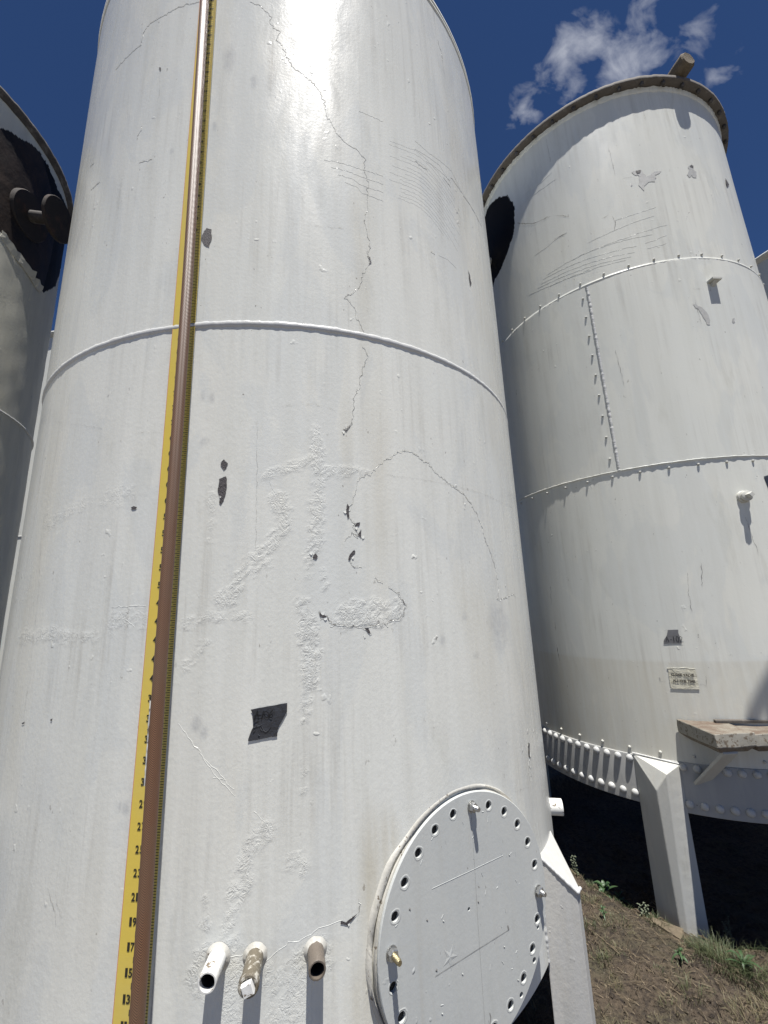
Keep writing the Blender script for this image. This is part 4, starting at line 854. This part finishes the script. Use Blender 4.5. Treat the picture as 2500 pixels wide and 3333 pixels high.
# support lug, threaded plug, old pipe across the rim
mb = MB(); o = T2.p(4.4, 3.535); tt, nn = T2.t(4.4), T2.n(4.4)
mb.box8([o-tt*.035-nn*.01+Vector((0, 0, -.006)), o+tt*.03-nn*.01+Vector((0, 0, -.006)), o+tt*.034+nn*.045+Vector((0, 0, -.006)), o-tt*.03+nn*.045+Vector((0, 0, -.006)),
         o-tt*.035-nn*.01+Vector((0, 0, .006)), o+tt*.03-nn*.01+Vector((0, 0, .006)), o+tt*.034+nn*.045+Vector((0, 0, .006)), o-tt*.03+nn*.045+Vector((0, 0, .006))])
mb.box8([o-tt*.012+Vector((0, 0, -.03)), o+tt*.012+Vector((0, 0, -.03)), o+tt*.012+nn*.008+Vector((0, 0, -.03)), o-tt*.012+nn*.008+Vector((0, 0, -.03)),
         o-tt*.012+Vector((0, 0, -.007)), o+tt*.012+Vector((0, 0, -.007)), o+tt*.012+nn*.035+Vector((0, 0, -.007)), o-tt*.012+nn*.035+Vector((0, 0, -.007))])
mb.obj('lug', M['leg'], T2o, smooth=False)
s, o, nn = stub(T2, T2o, -2.6, 2.12, .034, .024, M['leg'], name='pipe_boss', plug=True, collar=True, wall=.003)
mb = MB(); mb.lathe(o, nn, [(.034, -.005), (.034, .010), (.030, .014), (.026, .014), (.026, .020), (.029, .022), (.029, .034), (.024, .037)], 28)
mb.lathe(o, nn, [(.0165, .036), (.0165, .062), (.0145, .065)], 4, a0=.6); mb.obj('square_plug', M['leg'], s)
nn = (T2.n(10.5)+Vector((.05, 0, .02))).normalized(); mb = MB()
mb.lathe(T2.p(10.5, 5.318, r=.80), nn, [(.058, 0), (.06, .10), (.056, .2), (.061, .27), (.060, .335), (.050, .345), (.03, .342)], 22, jit=.2)
mb.obj('overflow_pipe', M['bark'], T2o)
rb = local_dome('rim_bolt', [(.013, -.002), (.013, .02), (.009, .026)], 6, M['rimdark'])
a = -96
while a < 60:
    o = bpy.data.objects.new('rim_bolt', rb); C.objects.link(o); o.parent = T2o
    o.matrix_local = Matrix.Translation(T2.p(a, 5.214, .034)-T2o.location) @ Matrix.Rotation(radians(a), 4, 'Z') @ Matrix.Rotation(radians(90), 4, 'X'); a += 8.27
# nozzle on the hidden side
mb = MB(); nn = T2.n(-84); o = T2.p(-84, 4.62)
mb.lathe(o, nn, [(.045, -.01), (.045, .13)], 24); mb.lathe(o, nn, [(.11, .125), (.13, .128), (.13, .15), (.125, .153)], 40); mb.obj('nozzle', M['tank3'], T2o)

# tapes and the paper sign on the riveted tank
TO = empty('tape_label', T2.p(-29.6, 1.37, .006), label='small faded grey tape with handwritten A-102 above the paper sign', cat='tape')
mb = MB(); patch(T2, TAPE2, mb, off=.0022, step=.02, jag=.002); mb.obj('tape', M['tapegrey'], TO, auto=None)
mb = MB()
def stroke(T, a, z, pts, w, h, mb, wmm, off):
    k = radians(1)*T.r; ribbon(T, [(a+x*w/k, z+y*h) for x, y in pts], wmm, mb, 0, off=off, jit=0, vary=.2, taper=False, step=.006)
x = -31.15
for g_ in ([[(0, 0), (.5, 1), (1, 0)], [(.2, .4), (.85, .4)]], [[(.2, .45), (.8, .45)]], [[(.5, 1), (.5, 0)]], [[(.5+.42*cos(t_), .5+.5*sin(t_)) for t_ in [i*.524 for i in range(13)]]], [[(0, .8), (.4, 1), (.8, .75), (.1, 0), (1, 0)]]):
    for p in g_: stroke(T2, x, 1.342, p, .014, .030, mb, 2.6, .0034)
    x += .98 if g_[0][0] != (.2, .45) else .7
mb.obj('handwriting', M['ink'], TO, smooth=False)
TO = empty('tape_label', T2.p(6.4, 2.2, .006), label='black tape strip beside the threaded plug on the riveted tank', cat='tape')
mb = MB(); patch(T2, [(5.62, 2.236), (8.8, 2.25), (8.6, 2.15), (6.35, 2.150), (6.0, 2.19)], mb, off=.0022, step=.02, jag=.001); mb.obj('tape', M['tape'], TO, auto=None)
SO = empty('paper_sign', T2.p(-28.5, 1.15, .006), label='yellowed paper sign reading CLOSE VALVE ALL THE TIME', cat='sign')
mb = MB(); patch(T2, SIGN, mb, off=.0022, step=.014, jag=.0015, rnd=.0012); mb.obj('paper', M['paper'], SO, auto=None)
mb = MB(); text_on(T2, 'CLOSE VALVE', -31.45, 1.163, .103, .0150, mb, .0048, bold=.05); text_on(T2, 'ALL THE TIME', -31.25, 1.132, .100, .0150, mb, .0048, bold=.05)
mb.obj('lettering', M['print'], SO, smooth=False)
mb = MB()
for pts in ([(-32.2, 1.202), (-28, 1.206), (-25, 1.203)], [(-32.2, 1.098), (-25, 1.099)], [(-31.2, 1.205), (-29.6, 1.165)]): ribbon(T2, pts, 3, mb, 0, off=.0034, ridge=.0004, jit=.002, vary=.6)
mb.obj('clear_tape', M['paper'], SO, auto=None)

# ================================================================== PLATFORM
PO = empty('platform', (1.70, 2.30, .85), label='rusty weathered platform with flaking white ends bracketed to the riveted tank', cat='platform')
def plank(x0, x1, yf, z0, z1):
    def yw(x): return T2.cy - sqrt(max(.01, (T2.r+.012)**2-(x-T2.cx)**2))
    nyy = 10; V = []; F = []
    p = [(x0, yf, z0), (x1, yf+.012, z0), (x1, yw(x1), z0), (x0, yw(x0), z0), (x0, yf, z1), (x1, yf+.012, z1), (x1, yw(x1), z1), (x0, yw(x0), z1)]
    me = make('deck_plank', p, [(3, 2, 1, 0), (4, 5, 6, 7), (0, 1, 5, 4), (1, 2, 6, 5), (2, 3, 7, 6), (3, 0, 4, 7)], [M['wood'], M['chipw']], PO, smooth=False, fm=[1, 0, 1, 1, 1, 1])
    bm = bmesh.new(); bm.from_mesh(me.data)
    e = [e for e in bm.edges if all(abs(v.co.z-(z0-.85)) < 1e-4 for v in e.verts)]
    bmesh.ops.bevel(bm, geom=e, offset=.028, segments=1, affect='EDGES')
    bmesh.ops.subdivide_edges(bm, edges=[e for e in bm.edges if e.calc_length() > .05], cuts=6, use_grid_fill=True)
    for v in bm.verts:
        c_ = v.co + Vector((1.7, 2.3, .85)); v.co += Vector((noise.noise(c_*22), noise.noise(c_*22+Vector((5, 0, 0))), noise.noise(c_*16+Vector((0, 7, 0)))))*.003
    bm.to_mesh(me.data); bm.free(); bevel(me, .004, 2)
plank(1.522, 1.7215, 2.147, .856, .946)
plank(1.722, 1.9365, 2.165, .850, .934)
plank(1.937, 2.1565, 2.155, .856, .946)
plank(2.157, 2.36, 2.155, .850, .943)
def bar(p, q, w_, h_, name, mat, parent, up=Vector((0, 0, 1))):
    p, q = Vector(p), Vector(q); d = (q-p).normalized(); s_ = d.cross(up).normalized()*w_/2; u = s_.cross(d).normalized()*h_/2
    mb = MB(); mb.box8([p-s_-u, p+s_-u, q+s_-u, q-s_-u, p-s_+u, p+s_+u, q+s_+u, q-s_+u]); o = mb.obj(name, mat, parent, smooth=False); bevel(o, .003); return o
bar((1.600, 2.175, .857), (1.585, 2.405, .64), .075, .014, 'strut', M['leg'], PO)
bar((2.28, 2.19, .85), (2.25, 2.30, .67), .055, .012, 'strut', M['leg'], PO)
bar((1.66, 2.325, .954), (2.36, 2.215, .954), .022, .014, 'cross_bar', M['rim'], PO)
bar((2.34, 2.18, .95), (2.30, 1.44, 4.60), .05, .03, 'shadow_pole', M['leg'], PO)  # added pole out of view, carries the shadow-casting slats
bar((2.085, 1.455, 4.20), (2.45, 1.395, 4.72), .02, .05, 'shadow_slat', M['leg'], PO)  # slats added only to cast the diagonal shadow on the riveted tank
bar((2.17, 1.44, 4.20), (2.535, 1.385, 4.72), .02, .03, 'shadow_slat', M['leg'], PO)

# ================================================================== LEFT TANK
T3o = empty('weathered_tank', (T3.cx, T3.cy, 0), label='white tank at the left edge with a black tarred patch and a flanged nozzle', cat='tank', group='white steel tanks standing in the yard')
h3 = [tuple(p) for p in H3]; h3 = [(60, 4.45)] + h3[:16] + [(136, 4.80), (134, 4.5), (128, 4.30)] + h3[21:] + [(70, 4.0), (58, 4.15)]
def mat3(a, z):
    wob = vn(a, z, 60, 25, 31)*.6; m_ = inpoly(h3, a+wob, z+wob*.012)
    dv = a + 10*np.sin(z*3)
    edge = inpoly([(92, 4.9), (99, 4.72), (112, 4.5), (112, 4.2), (108, 3.6), (150, 3.6), (150, 4.95)], a, z)
    return np.where(m_, np.where(edge, 2, 1), 0)
def disp3(A, Z): return (vn(A, Z, 5, 3, 22)*.003 + vn(A, Z, 30, 20, 23)*.0012)*np.clip((4.8-Z)*3, 0, 1)
shell(T3, 'shell', .45, 4.85, azgrid(30, 140, .5), .012, [M['tank3'], M['tar'], M['tarb']], T3o, disp3, None, mat3)
mb = MB(); hoop(T3, 4.845, mb, prof=[(-.01, -.03), (.012, -.028), (.014, -.006), (.030, -.004), (.032, .016), (-.02, .02)], step=1.2, lump=.15); mb.obj('top_rim', M['rimdark'], T3o, auto=None)
roof(T3, 4.86, T3o, M['rimdark'], .1)
mb = MB(); hoop(T3, 2.842, mb, prof=[(-.002, -.008), (.007, -.004), (.007, .004), (-.002, .008)], step=.8, lump=.3); mb.obj('weld_seam', M['weld'], T3o, auto=None)
# peeling skin along the lower edge of the patch
mb = MB(); q = subdiv(T3, LIP3, .02); V = []; F = []
for i, (a, z) in enumerate(q):
    l = .03+.05*abs(noise.noise(Vector((i*.5, 2, 0)))); oo = .004+.03*abs(noise.noise(Vector((i*.6, 7, 0))))
    V += [T3.p(a, z-.025, .003), T3.p(a+.5, z+l*.2, oo), T3.p(a+.3, z+l*.9, oo*1.3)]
    if i: F += [(3*i-3, 3*i, 3*i+1, 3*i-2), (3*i-2, 3*i+1, 3*i+2, 3*i-1)]
mb.add(V, F); lo = mb.obj('peeling_paint', M['tank3'], T3o, smooth=False); sf = lo.modifiers.new('s', 'SOLIDIFY'); sf.thickness = .003
nn = (T3.n(95.5)+Vector((0, 0, -.10))).normalized(); o = T3.p(95.5, 4.235)
mb = MB(); mb.lathe(o, nn, [(.15, -.05), (.15, .012), (.146, .018), (.05, .02)], 48); npad = mb.obj('reinforcing_pad', M['rusty'], T3o)
mb = MB(); mb.lathe(o, nn, [(.038, 0), (.038, .18)], 28); noz = mb.obj('nozzle', M['rimdark'], T3o, label='rusty nozzle pipe with a blank flange')
mb = MB(); mb.lathe(o, nn, [(.05, .175), (.134, .176), (.137, .179), (.137, .196), (.134, .199), (.02, .199)], 48); mb.obj('blank_flange', M['rusty'], noz)
for d in (0, 120, 240): leg(T3, T3o, 1.01, 60+d, 72+d, 64+d, 68+d, 64+d, 68+d, 1.1, .75, .74, .62, .62, -.05, M['leg'])

# ================================================================== TANKS BEHIND
def back_tank(T, z0, z1, name, label, rimz=None):
    e = empty(name, (T.cx, T.cy, 0), label=label, cat='tank', group='white steel tanks standing in the yard')
    shell(T, 'shell', z0, z1, list(np.arange(-180, 180, 2.0)), .05, [M['tank2']], e, lambda A, Z: vn(A, Z, 2, 1.4, 41)*.003)
    mb = MB(); hoop(T, z1, mb, prof=[(-.02, -.03), (.02, -.03), (.024, -.01), (.05, -.008), (.05, .012), (-.02, .016)], step=2); mb.obj('top_rim', M['tank2'], e, auto=None)
    roof(T, z1+.01, e, M['tank2']); mb = MB(); hoop(T, (z0+z1)*.5, mb, prof=[(-.002, -.008), (.007, -.004), (.007, .004), (-.002, .008)], step=2); mb.obj('weld_seam', M['weld'], e, auto=None)
    return e
back_tank(T4, .0, 4.98, 'background_tank', 'pale tank just showing beyond the right side of the riveted tank')
back_tank(T5, .0, 4.95, 'background_tank', 'pale tank glimpsed in the narrow gap between the left and big tanks')

# ================================================================== PLANTS, LITTER
class Blades:
    def __init__(s): s.v = []; s.f = []; s.t = []
    def blade(s, x, y, L, wd, lean, ang, tone, z=None, curl=1.0, n=4):
        z0 = (gh(x, y) if z is None else z)-.004; b = len(s.v); dx, dy = cos(ang), sin(ang); px, py = -dy, dx
        for i in range(n+1):
            u = i/n; r = lean*L*u**(1+curl); h = L*u*sqrt(max(.05, 1-(lean*u)**2))
            ww = wd*(1-u)**.7/2 if i < n else 0.0002
            s.v += [(x+dx*r-px*ww, y+dy*r-py*ww, z0+h), (x+dx*r+px*ww, y+dy*r+py*ww, z0+h)]
            if i: k = b+2*(i-1); s.f.append((k, k+1, k+3, k+2)); s.t += [tone]*4
    def done(s, name, mat, **k):
        o = make(name, s.v, s.f, mat, smooth=True)
        at = o.data.attributes.new('tone', 'FLOAT', 'CORNER'); at.data.foreach_set('value', s.t)
        return tag(o, **k)
G = Blades(); R_ = random.Random(5)
def clump(cx, cy, rad, n, L, wd, tone=(0, .5), lean=(.2, .9)):
    for _ in range(n):
        a = R_.uniform(0, 6.28); r = rad*sqrt(R_.random()); x, y = cx+r*cos(a), cy+r*sin(a)
        G.blade(x, y, L*R_.uniform(.35, 1.1), wd*R_.uniform(.5, 1.3), R_.uniform(*lean), a+R_.uniform(-1.2, 1.2), min(1, max(0, R_.uniform(*tone))), curl=R_.uniform(.4, 1.4))
for cx, cy, rad, n, L, t_ in [(1.40, 2.20, .10, 420, .085, (0, .35)), (1.47, 2.13, .09, 300, .075, (0, .45)), (1.36, 2.27, .05, 120, .055, (0, .3)), (1.12, 2.72, .06, 220, .040, (0, .35)), (1.20, 2.62, .05, 160, .040, (0, .3)), (1.27, 2.45, .05, 90, .045, (0, .3)),
                              (1.05, 2.85, .06, 120, .035, (0, .5)), (1.02, 2.60, .05, 110, .035, (.1, .7)), (1.08, 2.45, .06, 90, .03, (.1, .7)), (1.16, 2.05, .04, 70, .06, (.1, .7)), (1.05, 2.02, .04, 50, .035, (.3, 1)), (.90, 2.25, .025, 50, .05, (.1, .5)), (.93, 2.42, .03, 50, .045, (0, .4)), (.97, 2.3, .04, 60, .03, (.3, .9)), (1.31, 1.93, .10, 200, .045, (.4, 1)), (1.43, 1.95, .1, 200, .05, (.4, 1)), (1.22, 1.90, .06, 70, .04, (.5, 1)),
                              (.80, 1.93, .05, 60, .06, (.3, 1)), (1.55, 2.35, .12, 160, .08, (0, .3)), (1.70, 2.25, .12, 160, .08, (0, .4)), (.55, 1.95, .1, 60, .09, (.2, .9)), (1.60, 2.08, .08, 160, .055, (.1, .7)), (1.50, 2.02, .06, 120, .04, (.3, .9))]:
    clump(cx, cy, rad, n, L, .0026, t_, lean=(.3, .97))
for _ in range(46):
    cx, cy = R_.uniform(.85, 1.35), R_.uniform(1.95, 2.9)
    clump(cx, cy, R_.uniform(.012, .035), R_.randint(14, 50), R_.uniform(.014, .034), .0026, (0, .6) if R_.random() < .6 else (.4, 1), lean=(.4, .98))
for _ in range(7000):
    x = R_.uniform(.6, 2.2); y = R_.uniform(1.7, 3.3)
    if noise.noise(Vector((x*5, y*5, 9))) + R_.uniform(-.25, .25) > .08: G.blade(x, y, R_.uniform(.008, .026), .0018, R_.uniform(.5, .98), R_.uniform(0, 6.28), R_.uniform(.25, 1), n=2)
for _ in range(2600):
    x = R_.uniform(-4, 5); y = R_.uniform(-3, 1.6); G.blade(x, y, R_.uniform(.02, .09), .004, R_.uniform(.2, .95), R_.uniform(0, 6.28), R_.uniform(.1, 1))
G.done('grass', M['grass'], label='sparse green and dry grass tufts on the dirt', cat='grass', kind='stuff')
# dry stems and crumbs lying about
mb = MB()
for _ in range(750):
    x, y = R_.uniform(.75, 1.7), R_.uniform(1.85, 2.9); a = R_.uniform(0, 3.14); L = R_.uniform(.010, .05) if R_.random() < .95 else R_.uniform(.08, .14); z = gh(x, y)+.004
    dx, dy = cos(a)*L/2, sin(a)*L/2; wv = .0011
    z2 = gh(x+dx, y+dy)+.004+R_.uniform(0, .012); z1 = gh(x-dx, y-dy)+.003
    mb.add([(x-dx-wv, y-dy, z1), (x-dx+wv, y-dy+wv, z1), (x+dx+wv, y+dy+wv, z2), (x+dx-wv, y+dy, z2), (x, y, max(z1, z2)+.003)], [(0, 1, 4), (1, 2, 4), (2, 3, 4), (3, 0, 4)])
o = mb.obj('dry_straw', M['straw'], smooth=False); tag(o, 'dry straw and stems scattered over the brown dirt', 'straw', kind='stuff')
mb = MB()
for _ in range(6500):
    x, y = R_.uniform(.68, 1.75), R_.uniform(1.82, 3.1); r = R_.uniform(.0015, .0055) if R_.random() < .96 else R_.uniform(.007, .014); z = gh(x, y)+r*.2
    V = [Vector((R_.gauss(0, 1), R_.gauss(0, 1), R_.gauss(0, 1)*.6)).normalized() for _ in range(6)]
    V = [Vector((x+r*sx*R_.uniform(.7, 1.2), y+r*sy*R_.uniform(.7, 1.2), z+r*sz*.7)) for sx, sy, sz in ((1, 0, 0), (0, 1, 0), (-1, 0, 0), (0, -1, 0), (0, 0, 1), (0, 0, -1))]
    mb.add(V, [(0, 1, 4), (1, 2, 4), (2, 3, 4), (3, 0, 4), (1, 0, 5), (2, 1, 5), (3, 2, 5), (0, 3, 5)])
o = mb.obj('soil_clods', M['soil'], smooth=False); tag(o, 'small clods and pebbles of brown soil', 'clods', kind='stuff')
def leafblade(mb, p, d, L, wd, droop, mi=0, n=5):
    d = d.normalized(); s_ = d.cross(Vector((0, 0, 1))); s_ = s_.normalized() if s_.length > .01 else Vector((1, 0, 0)); V = []; F = []
    for i in range(n+1):
        u = i/n; c_ = p + d*L*u + Vector((0, 0, -droop*L*u*u)); ww = wd*sin(pi*min(.97, .12+.85*u))
        V += [c_-s_*ww/2+Vector((0, 0, ww*.18)), c_, c_+s_*ww/2+Vector((0, 0, ww*.18))]
        if i: b = 3*(i-1); F += [(b, b+1, b+4, b+3), (b+1, b+2, b+5, b+4)]
    mb.add(V, F, mi)
def rosette(x, y, n, L, wd, label, mat='leaf', seed=1):
    r = random.Random(seed); e = empty('weed', (x, y, gh(x, y)), label=label, cat='weed', group='weeds growing beside the tanks'); mb = MB(); mb2 = MB(); z0 = gh(x, y)
    mb2.lathe((x, y, z0-.01), (0, 0, 1), [(.003, 0), (.0025, .05), (.001, .07)], 8)
    for i in range(n):
        a = i*2.4+r.uniform(-.3, .3); el = r.uniform(.25, 1.25); leafblade(mb, Vector((x, y, z0+.015+.03*i/n)), Vector((cos(a)*cos(el), sin(a)*cos(el), sin(el))), L*r.uniform(.6, 1.1), wd*r.uniform(.7, 1.2), r.uniform(.3, 1.0))
    mb.obj('leaves', M[mat], e, auto=None); mb2.obj('stem', M[mat], e)
def upright(x, y, H, nst, label, seed=1, mat='leafg'):
    r = random.Random(seed); e = empty('weed', (x, y, gh(x, y)), label=label, cat='weed', group='weeds growing beside the tanks'); mb = MB(); mb2 = MB(); z0 = gh(x, y)
    for s_ in range(nst):
        a = r.uniform(0, 6.28); top = Vector((x+.02*cos(a), y+.02*sin(a), z0+H*r.uniform(.75, 1))); bot = Vector((x+.006*cos(a), y+.006*sin(a), z0-.01)); ax = top-bot
        mb2.lathe(bot, ax, [(.002, 0), (.0015, ax.length*.6), (.0007, ax.length)], 6)
        for i in range(13):
            u = .2+.8*i/12; b_ = i*2.4+s_; leafblade(mb, bot+ax*u, Vector((cos(b_), sin(b_), .5)), .018*(1.3-u*.6)*r.uniform(.7, 1.3), .008, .5, n=3)
    mb.obj('leaves', M[mat], e, auto=None); mb2.obj('stem', M[mat], e)
rosette(1.150, 2.73, 15, .115, .022, 'broad leaved green weed at the edge of the shade beyond the big tank leg', seed=2)
upright(1.085, 2.95, .15, 4, 'upright grey green weed with small leaves in front of the shade', seed=3)
rosette(1.30, 2.90, 9, .09, .014, 'dim green weed deep in the shade behind the broad leaved weed', seed=5)
upright(1.60, 2.42, .24, 4, 'tall dry flowering weed in the shade right of the riveted tank leg', seed=9)
rosette(1.47, 2.17, 12, .10, .012, 'spiky green weed in the grass tuft beside the riveted tank leg', seed=12)
upright(1.24, 2.50, .06, 3, 'tiny weed sprout in the hollow left of the riveted tank leg', seed=14)
rosette(1.02, 2.47, 9, .045, .010, 'small flat weed in the open dirt behind the big tank leg', seed=21)
rosette(1.22, 2.20, 9, .050, .010, 'small flat weed in the dirt left of the long grass tuft', seed=22)
# split board at the foot of the leg
mb = MB(); V = []
P = [(1.265, 2.475), (1.37, 2.405), (1.345, 2.365), (1.315, 2.345), (1.25, 2.445)]
for z_ in (-.004, .012): V += [(x, y, gh(x, y)+z_+.012*noise.noise(Vector((x*30, y*30, z_)))) for x, y in P]
mb.add(V, [(4, 3, 2, 1, 0), (5, 6, 7, 8, 9)]+[(i, (i+1) % 5, 5+(i+1) % 5, 5+i) for i in range(5)])
o = mb.obj('wood_scrap', M['bark'], smooth=False); tag(o, 'split scrap of old wood at the foot of the riveted tank leg', 'wood scrap')
